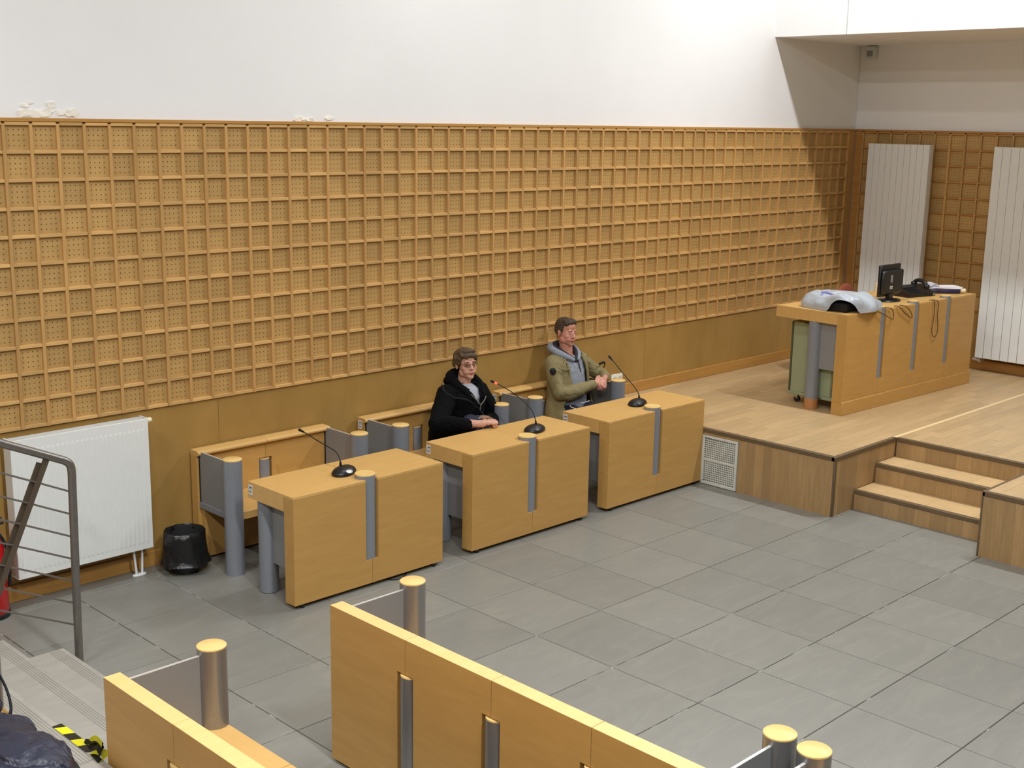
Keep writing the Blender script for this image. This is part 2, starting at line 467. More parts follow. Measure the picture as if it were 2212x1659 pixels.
def copy_tree(o, parent=None):
    c = o.copy(); C.objects.link(c)
    if parent is not None: c.parent = parent
    for ch in list(o.children): copy_tree(ch, c)
    return c

def inst(name, me, loc, parent=None, rot=None):
    o = D.objects.new(name, me)
    if parent is not None: o.parent = parent
    o.location = loc
    if rot: o.rotation_euler = rot
    C.objects.link(o)
    return o

def setrnd(me, vals):
    at = me.attributes.new('rnd', 'FLOAT', 'FACE')
    at.data.foreach_set('value', vals)

def bezier(pts, k=8):
    """smooth curve through pts (Catmull-Rom)"""
    P = [Vector(p) for p in pts]
    P = [P[0]*2-P[1]] + P + [P[-1]*2-P[-2]]
    out = []
    for i in range(1, len(P)-2):
        for j in range(k):
            t = j/k
            a, b, c, d = P[i-1], P[i], P[i+1], P[i+2]
            out.append(0.5*((2*b)+(c-a)*t+(2*a-5*b+4*c-d)*t*t+(3*b-a-3*c+d)*t**3))
    out.append(P[-2])
    return out

# ------------------------------------------------------------------ room shell
STG = 0.51                      # stage level
# floor slab (grout) with its tiles
floor = MB().box(-13, 11, -14, 0.2, -0.2, -0.005).build('floor', MT['grout'])
tag(floor, kind='structure')
TX, TY = 0.606, 0.629
tile_me = MB().box(-TX/2+0.003, TX/2-0.003, -TY/2+0.003, TY/2-0.003, -0.02, 0.0, bev=0.002).mesh('tile', MT['tile'], smooth=False)
for i in range(-9, 7):
    for j in range(-1, 10):
        cx = 2.02+TX*(i+0.5); cy = -0.195-TY*(j+0.5)+TY
        x0, x1, y1, y0 = cx-TX/2, cx+TX/2, cy+TY/2, cy-TY/2
        if x1 < -0.45 and cy < -1.5: continue
        if x0 > 5.88 or cy > 0.15: continue
        if y1 > 0.0 or x1 > 5.9:        # cut tiles along the wall and stage
            a1, b1 = min(x1, 5.9), min(y1, 0.02)
            if a1-x0 < 0.03 or b1-y0 < 0.03: continue
            MB().box(x0+.003, a1, y0+.003, b1, -0.02, 0.0, bev=.002).build('tile', MT['tile'], floor, smooth=False)
        else:
            inst('tile', tile_me, (cx, cy, 0), floor)

GRID_B, CELL = 1.162, 0.176      # bottom of the grid, pitch
GX0 = 0.0035                     # batten 0 ... x = GX0 + i*CELL
ROWS = 11
GRID_T = GRID_B + ROWS*CELL      # 3.098
# back wall (the long panelled one)
wall = MB().box(-13, 10.2, 0.032, 0.25, 0, CEIL).build('wall_back', MT['white'])
tag(wall, kind='structure')
# right wall (behind the stage)
wall_r = MB().box(10.205, 10.45, -14, 0.25, 0, CEIL).build('wall_right', MT['white'])
tag(wall_r, kind='structure')
tag(MB().box(-13.2, -13, -14, 0.25, 0, CEIL).build('wall_left', MT['far']), kind='structure')
tag(MB().box(-13.2, 10.45, -14.2, -14, 0, CEIL).build('wall_front', MT['far']), kind='structure')
tag(MB().box(-13.2, 10.45, -14.2, 0.25, CEIL, CEIL+0.2).build('ceiling', MT['ceil']), kind='structure')

OPEN = CELL-0.022
def panel_mesh(cells, depth_axis):
    """perforated squares, thin boxes with UV 0..1 over the open square; cells = list of (a, z) centres"""
    me = D.meshes.new('perforated_panel')
    V, F, UV, R = [], [], [], []
    h = CELL/2
    for (a, z) in cells:
        k = len(V)
        for d in (0.0, 0.006):
            for (p, q) in ((-h, -h), (h, -h), (h, h), (-h, h)):
                V.append((a+p, d, z+q) if depth_axis == 'y' else (d, a+p, z+q))
        F.append((k, k+1, k+2, k+3)); F.append((k, k+4, k+5, k+1)); F.append((k+1, k+5, k+6, k+2)); F.append((k+2, k+6, k+7, k+3)); F.append((k+3, k+7, k+4, k))
        e = 0.5*CELL/OPEN
        cs = {0: (0.5-e, 0.5-e), 1: (0.5+e, 0.5-e), 2: (0.5+e, 0.5+e), 3: (0.5-e, 0.5+e)}
        UV += [cs[0], cs[1], cs[2], cs[3]] + [(-9, -9)]*16
        R += [random.random()]*5
    me.from_pydata(V, [], F)
    uvl = me.uv_layers.new(name='UVMap')
    uvl.data.foreach_set('uv', [c for p in UV for c in p])
    if len(cells) > 1: setrnd(me, R)
    me.materials.append(MT['panel'])
    me.validate()
    return me

def batten_stuff(name, boxes, mat, parent):
    V, F, R = [], [], []
    for (x0, x1, y0, y1, z0, z1) in boxes:
        k = len(V)
        V += [(x0, y0, z0), (x1, y0, z0), (x1, y1, z0), (x0, y1, z0), (x0, y0, z1), (x1, y0, z1), (x1, y1, z1), (x0, y1, z1)]
        F += [(k, k+1, k+5, k+4), (k+1, k+2, k+6, k+5), (k+2, k+3, k+7, k+6), (k+3, k, k+4, k+7), (k+4, k+5, k+6, k+7), (k+3, k+2, k+1, k)]
        R += [random.random()]*6
    me = D.meshes.new(name); me.from_pydata(V, [], F); setrnd(me, R); me.materials.append(mat)
    return tag(inst(name, me, (0, 0, 0), parent), kind='stuff')

def grid_wall(parent, axis, first, last, single_upto):
    """battens and perforated panels; axis 'y': wall at y=0 running in x; axis 'x': wall at x=10.17 running in -y"""
    HB = 0.011
    if axis == 'y':
        pos = lambda i: GX0+i*CELL
        P = lambda a, d, z: (a, d, z)
    else:
        pos = lambda i: -0.10-i*0.1795
        P = lambda a, d, z: (10.17+d, a, z)
    pitch = CELL if axis == 'y' else 0.1795
    # panels
    one = panel_mesh([(0, 0)], axis)
    stuff = []
    for i in range(first, last):
        for j in range(ROWS):
            a = (pos(i)+pos(i+1))/2; z = GRID_B+CELL*(j+0.5)
            if i < single_upto:
                o = inst('perforated_panel', one, P(a, 0.024, z), parent)
            else: stuff.append((a, z))
    if stuff:
        o = inst('perforated_panel_field', panel_mesh(stuff, axis), (0, 0.024, 0) if axis == 'y' else (10.194, 0, 0), parent)
        tag(o, kind='stuff')
    # vertical battens
    hv = GRID_T-GRID_B
    if axis == 'y':
        vm = MB().box(-HB, HB, 0, 0.03, -0.012, hv, bev=0.0015).mesh('vertical_batten', MT['batten_v'], False)
        hm = MB().box(-CELL/2+HB, CELL/2-HB, 0.0015, 0.03, -HB, HB, bev=0.0015).mesh('horizontal_batten', MT['batten_h'], False)
    else:
        vm = MB().box(0, 0.03, -HB, HB, -0.012, hv, bev=0.0015).mesh('vertical_batten', MT['batten_v'], False)
        hm = MB().box(0.0015, 0.03, -pitch/2+HB, pitch/2-HB, -HB, HB, bev=0.0015).mesh('horizontal_batten', MT['skirt_y'], False)
    for i in range(first, last+1):
        inst('vertical_batten', vm, P(pos(i)+random.uniform(-.002, .002), 0, GRID_B), parent)
    boxes = []
    for i in range(first, last):
        a = (pos(i)+pos(i+1))/2
        for j in range(ROWS+1):
            z = GRID_B+CELL*j
            if i < single_upto-2 or axis == 'x':
                inst('horizontal_batten', hm, P(a, random.uniform(0, .002), z), parent)
            else:
                boxes.append((a-CELL/2+HB, a+CELL/2-HB, 0.001, 0.03, z-HB, z+HB))
    if boxes: batten_stuff('horizontal_batten_field', boxes, MT['batten_h'], parent)

grid_wall(wall, 'y', -1, 57, 26)
grid_wall(wall_r, 'x', 0, 14, 99)
# top rail and ledge of the panelling, plywood below it, skirting
MB().box(-13, 10.17, -0.004, 0.032, GRID_T+0.011, GRID_T+0.034, bev=0.003).build('top_rail', MT['skirt'], wall)
MB().box(10.166, 10.205, -14, 0.0, GRID_T+0.011, GRID_T+0.034, bev=0.003).build('top_rail', MT['skirt_y'], wall_r)
edges = [-13, -10.6, -8.2, -5.8, -3.4, -1.0, 1.46, 3.92, 6.38, 8.84, 10.205]
for a, b in zip(edges[:-1], edges[1:]):
    MB().box(a+0.0012, b-0.0012, 0.018, 0.032, 0.0, GRID_B-0.012, bev=0.001).build('plywood_panel', MT['ply'], wall, smooth=False)
for a, b in ((-2.44, 0), (-4.9, -2.44), (-14, -4.9)):
    MB().box(10.188, 10.205, a+0.0012, b-0.0012, STG, GRID_B-0.012, bev=0.001).build('plywood_panel', MT['ply'], wall_r, smooth=False)
MB().box(10.046, 10.17, 0.004, 0.032, GRID_B-.012, GRID_T+0.011, bev=.002).build('end_board', MT['batten_v'], wall)
MB().box(10.172, 10.205, -0.089, 0.0, GRID_B-.012, GRID_T+0.011, bev=.002).build('end_board', MT['skirt_y'], wall_r)
# rest of the right wall's panelling, out of the picture
MB().box(10.185, 10.205, -14, -2.65, GRID_B-0.012, GRID_T+0.011).build('plain_panel', MT['ply'], wall_r)
MB().box(-13, -0.19, 0.01, 0.032, GRID_B-0.012, GRID_T+0.011).build('plain_panel', MT['ply'], wall)
tag(MB().box(-13, 1.13, -0.004, 0.018, 0.0, 0.115, bev=0.004).build('baseboard_left', MT['skirt']), kind='structure')
tag(MB().box(5.555, 10.17, -0.006, 0.018, STG, STG+0.108, bev=0.004).build('baseboard_back', MT['skirt']), kind='structure')
tag(MB().box(10.155, 10.188, -14, -0.01, STG, STG+0.108, bev=0.004).build('baseboard_right', MT['skirt_y']), kind='structure')
# darker border strip of tile along the wall
MB().box(-4, 5.55, -0.125, 0.015, -0.02, 0.0025, bev=0.001).build('border_strip', MT['tile_dark'], floor, smooth=False)
# bulkhead over the stage
BX, BZ = 8.41, 4.084
bulk = MB().box(BX, 10.205, -0.815, 0.032, BZ, CEIL).build('wall_bulkhead', MT['white'])
tag(bulk, kind='structure')
MB().box(BX, 10.205, -14, -0.829, BZ, CEIL).build('plaster_panel', MT['white'], bulk)
MB().box(BX+0.006, 10.2, -0.83, -0.814, BZ+0.002, CEIL).build('joint_strip', MT['rad_in'], bulk)
# small sensor box under the soffit
t = empty('wall_sensor', (10.18, -0.135, 4.0))
tag(t, 'small grey sensor box high in the corner under the white bulkhead', 'sensor')
MB().box(-0.06, 0.024, -0.055, 0.055, -0.06, 0.075, bev=0.008).build('housing', MT['rad_in'], t)
MB().box(-0.072, -0.06, -0.035, 0.035, -0.04, 0.02, bev=0.004).build('window', MT['grey_sheet'], t)
# peeling paint at the foot of the white wall, left
pm = MB()
def flake(pts, y=0.0285):
    vs = [pm.bm.verts.new((x, y-random.uniform(0.0, .006), z)) for x, z in pts]
    cx = sum(p[0] for p in pts)/len(pts); cz = sum(p[1] for p in pts)/len(pts)
    cv = pm.bm.verts.new((cx, y-0.003, cz))
    base = [pm.bm.verts.new((x, 0.0335, z)) for x, z in pts]
    for i in range(len(pts)):
        j = (i+1) % len(pts)
        pm.bm.faces.new((vs[i], vs[j], cv)); pm.bm.faces.new((base[i], base[j], vs[j], vs[i]))
for q in range(18):
    cx = random.gauss(0.32, 0.16); cz = 3.14+abs(random.gauss(0, 0.045)); rr = random.uniform(.012, .032)
    n = random.randint(5, 8)
    flake([(cx+math.cos(2*PI*i/n)*rr*random.uniform(.5, 1.3)*1.4, max(3.133, cz+math.sin(2*PI*i/n)*rr*random.uniform(.5, 1.2))) for i in range(n)])
for q in range(5):
    cx = random.gauss(2.35, 0.10); cz = 3.14+abs(random.gauss(0, 0.02)); n = 6; rr = .025
    flake([(cx+math.cos(2*PI*i/n)*rr*1.6, max(3.133, cz+math.sin(2*PI*i/n)*rr*.6)) for i in range(n)])
pp = pm.build('peeling_paint', MT['peel'], wall, smooth=False); tag(pp, kind='stuff')

# ------------------------------------------------------------------ stage
SX, SY = 5.55, -2.69
stage = empty('stage', (SX, -1.4, 0))
tag(stage, 'low wooden stage of pale oak parquet with dark edge strips and inset steps', 'stage')
SO = (SX, -1.4, 0)
sub = MB().box(SX+0.02, 10.18, SY+0.02, 0.016, 0, STG-0.014)
sub.box(6.56, 10.18, -3.93, SY+0.02, 0, STG-0.014)
sub.box(SX+0.02, 10.18, -13.98, -3.955, 0, STG-0.014)
sub.build('platform_core', MT['dark_gap'], stage, off=SO, smooth=False)
def planks(y_hi, y_lo, xa, xb, pw=0.098, pl=0.62):
    n = int(round((y_hi-y_lo)/pw)); pw = (y_hi-y_lo)/n
    for r in range(n):
        y = y_hi-pw*(r+1)
        x = xa - random.uniform(0, 0.6)*pl
        while x < xb-0.02:
            e = min(x+pl*random.uniform(.8, 1.15), xb)
            s0 = max(x, xa)
            if e-s0 > 0.03:
                MB().box(s0+.0004, e-.0004, y+.0004, y+pw-.0004, STG-0.014, STG-random.uniform(0, .0006)).build('floorboard', MT['parquet'], stage, off=SO, smooth=False)
            x = e
planks(0.016, SY+0.03, SX+0.035, 10.18)
MB().box(6.56, 10.18, SY-0.005, SY+0.03, STG-0.014, STG+.0004).build('pale_strip', MT['white_line'], stage, off=SO, smooth=False)
planks(SY-0.005, -3.93, 6.585, 9.2)
planks(-3.96, -4.9, SX+0.035, 7.4)
MB().box(SX+0.035, 10.18, -13.98, -4.9, STG-0.014, STG).build('floor_sheet', MT['parquet'], stage, off=SO, smooth=False)
def staves_x(x, y_hi, y_lo, z0, z1, w0=0.085, dx=0.02, nx=1):
    """vertical boards on a face at x, running in y"""
    n = max(1, int(round((y_hi-y_lo)/w0))); ww = (y_hi-y_lo)/n
    y = y_hi
    for k in range(n):
        MB().box(x-random.uniform(0, .0008), x+dx, y-ww+.0004, y-.0004, z0, z1).build('stave', MT['stave'], stage, off=SO, smooth=False)
        y -= ww
def staves_y(y, x0, x1, z0, z1, w0=0.085, dy=0.02):
    n = max(1, int(round((x1-x0)/w0))); ww = (x1-x0)/n
    for k in range(n):
        MB().box(x0+ww*k+.0004, x0+ww*(k+1)-.0004, y, y+dy+random.uniform(0, .0008), z0, z1).build('stave', MT['stave'], stage, off=SO, smooth=False)
staves_x(SX, -1.745, SY, 0.0, STG-0.035)
staves_x(SX, -0.02, -1.745, 0.455, STG-0.035, w0=0.2)
staves_x(SX, -0.02, -1.35, 0.0, 0.455, w0=0.2)
staves_x(SX, -3.945, -5.2, 0.0, STG-0.035)
MB().box(SX, SX+.02, -13.98, -5.2, 0, STG-.035).build('front_sheet', MT['stave'], stage, off=SO, smooth=False)
# side cheek of the recess (faces -y)
n = 11
for k in range(n):
    x0 = SX+(6.56-SX)*k/n; x1 = SX+(6.56-SX)*(k+1)/n
    MB().box(x0+.0004, x1-.0004, SY-random.uniform(0, .0008), SY+.02, 0, STG-.035).build('stave', MT['stave'], stage, off=SO, smooth=False)
    MB().box(x0+.0004, x1-.0004, -3.96, -3.94+random.uniform(0, .0008), 0, STG-.035).build('stave', MT['stave'], stage, off=SO, smooth=False)
# nosings
def nos(x0, x1, y0, y1, z0, z1, m='nosing'):
    MB().box(x0, x1, y0, y1, z0, z1, bev=0.004).build('edge_strip', MT[m], stage, off=SO)
nos(SX-.006, SX+.038, SY, 0.01, STG-.036, STG+.002)
nos(SX-.006, 6.56, SY-.006, SY+.032, STG-.036, STG+.0025, 'nosing_x')
nos(6.552, 6.59, -3.94, SY-.006, STG-.036, STG+.002)
nos(SX-.006, SX+.038, -13.98, -3.94, STG-.036, STG+.002)
nos(SX-.006, 6.56, -3.962, -3.936, STG-.036, STG+.0025, 'nosing_x')
nos(SX-.006, SX+.03, SY-.006, SY+.012, 0, STG-.036)
nos(SX-.006, SX+.03, -3.95, -3.936, 0, STG-.036)
# steps
for (x, x2, z) in ((5.89, 6.23, 0.17), (6.225, 6.56, 0.34)):
    staves_x(x, SY-.008, -3.936, z-0.17, z-0.034, w0=0.14, dx=0.05)
    n = 6; ww = (3.936+SY-.008)/n
    for k in range(n):
        y = SY-.008-ww*k
        MB().box(x+.034, x2+.01, y-ww+.0004, y-.0004, z-.03, z-random.uniform(0, .0006)).build('tread_board', MT['stave_tread'], stage, off=SO, smooth=False)
    nos(x-.008, x+.036, -3.936, SY-.008, z-.034, z+.0015)
    MB().box(x+.05, x2+.3, -3.935, SY-.01, 0.0, z-.03).build('step_core', MT['dark_gap'], stage, off=SO, smooth=False)
staves_x(6.56, SY-.008, -3.936, .34, STG-.036, w0=0.14)
# ventilation grille in the stage front
vent = empty('floor_vent', (5.55, -1.545, 0.23))
tag(vent, 'white square-mesh ventilation grille set in the stage front beside the third desk', 'grille')
MB().box(0.012, 0.03, -.195, .185, -.22, .22).build('backing', MT['dark_gap'], vent)
f = MB()
f.box(-.012, .012, -.195, .185, .2, .222, bev=.003); f.box(-.012, .012, -.195, .185, -.226, -.2, bev=.003)
f.box(-.012, .012, -.195, -.17, -.2, .2, bev=.003); f.box(-.012, .012, .16, .185, -.2, .2, bev=.003)
f.box(-.008, .01, -.17, .16, -.006, .006)
f.build('frame', MT['vent'], vent)
lv = MB()
for k in range(1, 17): lv.box(-.002, .008, -.17+k*.0194-.0035, -.17+k*.0194+.0035, -.2, .2)
for k in range(1, 21): lv.box(-.004, .006, -.17, .16, -.2+k*.019-.0035, -.2+k*.019+.0035)
tag(lv.build('mesh_bars', MT['vent'], vent, smooth=False), kind='stuff')

# ------------------------------------------------------------------ benches
def bench(name, n, seg, cap, label, loc, rz, group, sticker=False, only_post=None):
    """bench facing local -y; back face of its back at y=0"""
    L = n*seg
    root = empty(name, loc, rz)
    tag(root, label, 'bench', group)
    front = MT['desk_front']; TH = 0.076
    top = 0.774 if cap else 0.83
    for k in range(n):
        x0 = -L/2+seg*k; x1 = x0+seg
        bl = 0.057 if k > 0 else 0.0; br = 0.057 if k < n-1 else 0.0
        # outline of one back board with its half slots cut away
        e = 0.0014
        pts = [(x0+e, .02), (x0+e, .05)] if not bl else [(x0+e, .02), (x0+e, .08), (x0+bl, .08), (x0+bl, .662), (x0+e, .662)]
        left = [(x0+e, .02)] + ([(x0+e, .08), (x0+bl, .08), (x0+bl, .662), (x0+e, .662)] if bl else []) + [(x0+e, top)]
        right = [(x1-e, top)] + ([(x1-e, .662), (x1-br, .662), (x1-br, .08), (x1-e, .08)] if br else []) + [(x1-e, .02)]
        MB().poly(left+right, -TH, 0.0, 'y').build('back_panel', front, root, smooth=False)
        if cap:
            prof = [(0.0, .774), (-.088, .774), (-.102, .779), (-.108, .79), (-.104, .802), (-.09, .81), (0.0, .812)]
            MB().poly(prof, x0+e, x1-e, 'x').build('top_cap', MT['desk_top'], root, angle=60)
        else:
            MB().box(x0+e, x1-e, -TH, 0.0, .8302, .834, bev=.001).build('top_cap', MT['bench_top_lit'], root)  # thin sheet carrying the painted brightness of the bench top
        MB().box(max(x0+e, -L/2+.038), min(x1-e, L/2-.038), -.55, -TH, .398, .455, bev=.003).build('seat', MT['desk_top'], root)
        if k > 0:
            c = MB().cyl(x0, -TH/2, 0.085, .648, .051).build('slot_column', MT['silver'] if not cap else MT['grey'], root)
            MB().cyl(x0, -TH/2, .648, .655, .0505).build('column_cap', MT['cap'], c)
    # under-seat rail
    MB().box(-L/2+.03, L/2-.03, -.12, -TH, .02, .398).build('base_board', front, root, smooth=False)
    post_m = MT['grey'] if cap else MT['silver']
    for s in (-1, 1):
        if only_post and s != only_post: continue
        px = s*(L/2-.03)
        p = MB().cyl(px, -.505, 0.0, .832, .067, n=40).build('post', post_m, root)
        MB().lathe([(.067, 0), (.067, .006), (.064, .0085), (0, .0085)], n=40, at=(px, -.505, .832)).build('post_cap', MT['cap'], p)
        if s == -1 or only_post:
            q = MB()
            q.box(px-.006, px+.006, -.45, -TH+.01, .392, .803, bev=.002)
        else:
            q = MB(); q.box(px-.006, px+.006, -.45, -TH+.01, .392, .803, bev=.002)
        sp = q.build('side_panel', MT['grey_sheet'], root)
        MB().box(px-.016, px+.012, -.45, -TH+.004, .385, .43, bev=.003).build('ledge', MT['grey'], sp)
        MB().box(px-.0065, px+.0065, -.45, -TH+.01, .803, .806).build('bright_edge', MT['edge'], sp)
        MB().box(px-.011, px+.011, -TH-.011, -TH, .40, .803).build('bracket', MT['black'], sp)
    if sticker:
        sticker_on(root, -L/2, -.034, .755)
    return root

def sticker_on(root, x, yc, zc):
    s = MB().box(x-.0012, x, yc-.024, yc+.024, zc-.034, zc+.034).build('inventory_label', MT['label'], root, smooth=False)
    tag(s, 'small white two-part paper inventory label')
    b = MB()
    b.box(x-.0016, x-.0012, yc-.02, yc+.012, zc+.012, zc+.020)
    b.box(x-.0016, x-.0012, yc-.014, yc+.018, zc-.018, zc-.011)
    b.box(x-.0016, x-.0012, yc-.024, yc+.024, zc+.0025, zc+.0045)
    b.build('print', MT['print'], s, smooth=False)

G = 'two-seat benches along the panelled wall'
bench('bench', 2, .585, True, 'two-seat wooden bench with grey side panels, nearest the wire bin, its seat empty', (1.785, -.012, 0), 0, G)
bench('bench', 2, .578, True, 'two-seat wooden bench carrying the man in the black hooded jacket', (3.292, -.012, 0), 0, G, sticker=True)
bench('bench', 2, .580, True, 'two-seat wooden bench carrying the man in the olive coat', (4.80, -.012, 0), 0, G, sticker=True)
G = 'long audience benches in the foreground'
bench('bench', 4, .57, False, 'long foreground bench with grey slot columns in its back, cut by the bottom edge', (.148, -4.23, 0), PI/2, G)
bench('bench', 4, .57, False, 'long bench beside the stone steps, hazard tape lying behind its back', (-1.037, -4.23, 0), PI/2, G)
bench('bench', 4, .57, False, 'bench just below the bottom edge, only its capped end post in view', (.13, -6.615, 0), PI/2, G)

# ------------------------------------------------------------------ desks
def desk(label, loc, stick=True):
    L = 1.29
    root = empty('desk', loc)
    tag(root, label, 'desk', 'bench desks in front of the panelled wall')
    F, T = -.265, .255
    e = .0014
    for s in (-1, 1):
        xi, xo = s*e, s*L/2
        a, b = min(xi, xo), max(xi, xo)
        m = MB()
        m.box(a, b, -.155, T, .655, .7535)
        # top sheet with its cut-out round the column
        pts = [(xi, T), (xo, T), (xo, F), (s*.055, F), (s*.055, -.235)]
        for k in range(0, 5):
            ang = math.radians(-55+k*36)
            pts.append((s*.0735*math.cos(ang) if k < 4 else s*e, -.19+.0735*math.sin(ang)))
        if s < 0: pts = pts[::-1]
        m.poly(pts, .7537, .77, 'z')
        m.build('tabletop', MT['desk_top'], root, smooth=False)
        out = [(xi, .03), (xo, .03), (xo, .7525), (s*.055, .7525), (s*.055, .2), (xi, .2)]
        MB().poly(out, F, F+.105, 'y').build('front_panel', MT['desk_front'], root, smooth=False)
        lx = s*(L/2-.085)
        MB().cyl(lx, .155, 0.004, .655, .066, n=32).build('leg', MT['grey'], root)
        MB().box(lx-.008, lx+.008, -.16, .10, .215, .655, bev=.002).build('side_panel', MT['grey_sheet'], root)
        for fy in (F+.02, F+.085):
            MB().cyl(s*(L/2-.07), fy, 0.0, .03, .016, n=12).build('foot', MT['black'], root)
    c = MB().cyl(0, -.19, .2, .792, .071, n=40).build('column', MT['grey'], root)
    MB().lathe([(.071, 0), (.071, .006), (.068, .009), (0, .009)], n=40, at=(0, -.19, .792)).build('column_cap', MT['cap'], c)
    if stick: sticker_on(root, -L/2, .225, .716)
    return root
desk('beech desk with grey corner leg, first of the row, nearest the wire bin', (1.785, -1.1, 0))
desk('beech desk at which the man in the black hooded jacket rests his arm', (3.365, -1.1, 0))
desk('beech desk of the row closest to the wooden stage and its grille', (4.895, -1.1, 0))

# ------------------------------------------------------------------ gooseneck microphones
def mic(label, base, rot, neck, lit, button=None):
    x, y, z = base
    root = empty('gooseneck_microphone', (x, y, z))
    tag(root, label, 'microphone', 'gooseneck microphones on the desks')
    b = MB()
    sh = [(.001, 0), (.088, 0), (.1, .006), (.101, .014), (.094, .026), (.078, .039), (.052, .050), (.022, .055), (0, .056)]
    b.lathe(sh[1:], n=36, at=(0, 0, 0), sx=1.12, sy=.80, rot=rot, wob=lambda a, zz: 1.0-.16*math.cos(a+1.2)**2*(1 if math.cos(a+1.2) > 0 else 0))
    b.build('base', MT['black'], root, angle=60)
    if button:
        p = MB().ell((button[0], button[1], button[2]), (.036, .021, .006), rot=Matrix.Rotation(rot, 3, 'Z') @ Matrix.Rotation(.52, 3, 'X'), sub=2).build('button_glint', MT['edge'], root)  # pale part painting the white reflection on the button
        tag(p, 'pale painted glint on the talk button')
    pts = [(a-x, c-y, d-z) for a, c, d in neck]
    cur = bezier(pts, 8)
    MB().tube([cur[0], cur[3], cur[7]], [.0105, .009, .0055], 12).build('neck_socket', MT['black'], root)
    k = len(cur)
    MB().tube(cur[2:k-5], .0038, 10).build('gooseneck', MT['black_soft'], root)
    d = (cur[-1]-cur[-6]).normalized()
    e = cur[-6]
    ring = MB().tube([e+d*.0, e+d*.022], .0078, 14).build('ring', MT['red_led'] if lit else MT['black'], root)
    if lit: tag(ring, 'glowing red light ring')
    MB().tube([e+d*.022, e+d*.03, e+d*.052, e+d*.058], [.0075, .0098, .0098, .006], 14).build('microphone_head', MT['mesh_black'], root)
    return root
mic('black gooseneck microphone with painted pale button glint on the desk nearest the bin', (1.735, -1.13, .77), .35,
    [(1.722, -1.10, .815), (1.722, -1.095, .86), (1.72, -1.06, .906), (1.718, -.99, .926), (1.716, -.84, .952), (1.716, -.715, .976), (1.716, -.625, .989)], False, (-.008, -.062, .032))
mic('gooseneck microphone glowing red, on the desk of the man in black', (3.585, -1.165, .77), .2,
    [(3.595, -1.16, .815), (3.593, -1.155, .86), (3.585, -1.12, .93), (3.575, -1.05, .985), (3.545, -.93, 1.053), (3.51, -.83, 1.098), (3.49, -.79, 1.115)], True)
mic('unlit gooseneck microphone on the desk beside the stage', (4.93, -1.105, .77), .2,
    [(4.965, -1.085, .815), (4.963, -1.08, .855), (4.955, -1.045, .905), (4.95, -.985, .955), (4.95, -.88, 1.035), (4.95, -.80, 1.098), (4.95, -.755, 1.13)], False)
cd = MB().tube(bezier([(1.90, -1.27, .006), (1.943, -1.303, .005), (1.954, -1.357, .005), (1.999, -1.383, .005), (2.069, -1.366, .005), (2.113, -1.332, .005), (2.12, -1.28, .006)], 6), .0045, 8)
tag(cd.build('cord', MT['cordblack'], off=(2.0, -1.35, 0), loc=(2.0, -1.35, 0)), 'loop of black cord on the tiles under the desk nearest the bin', 'cord')

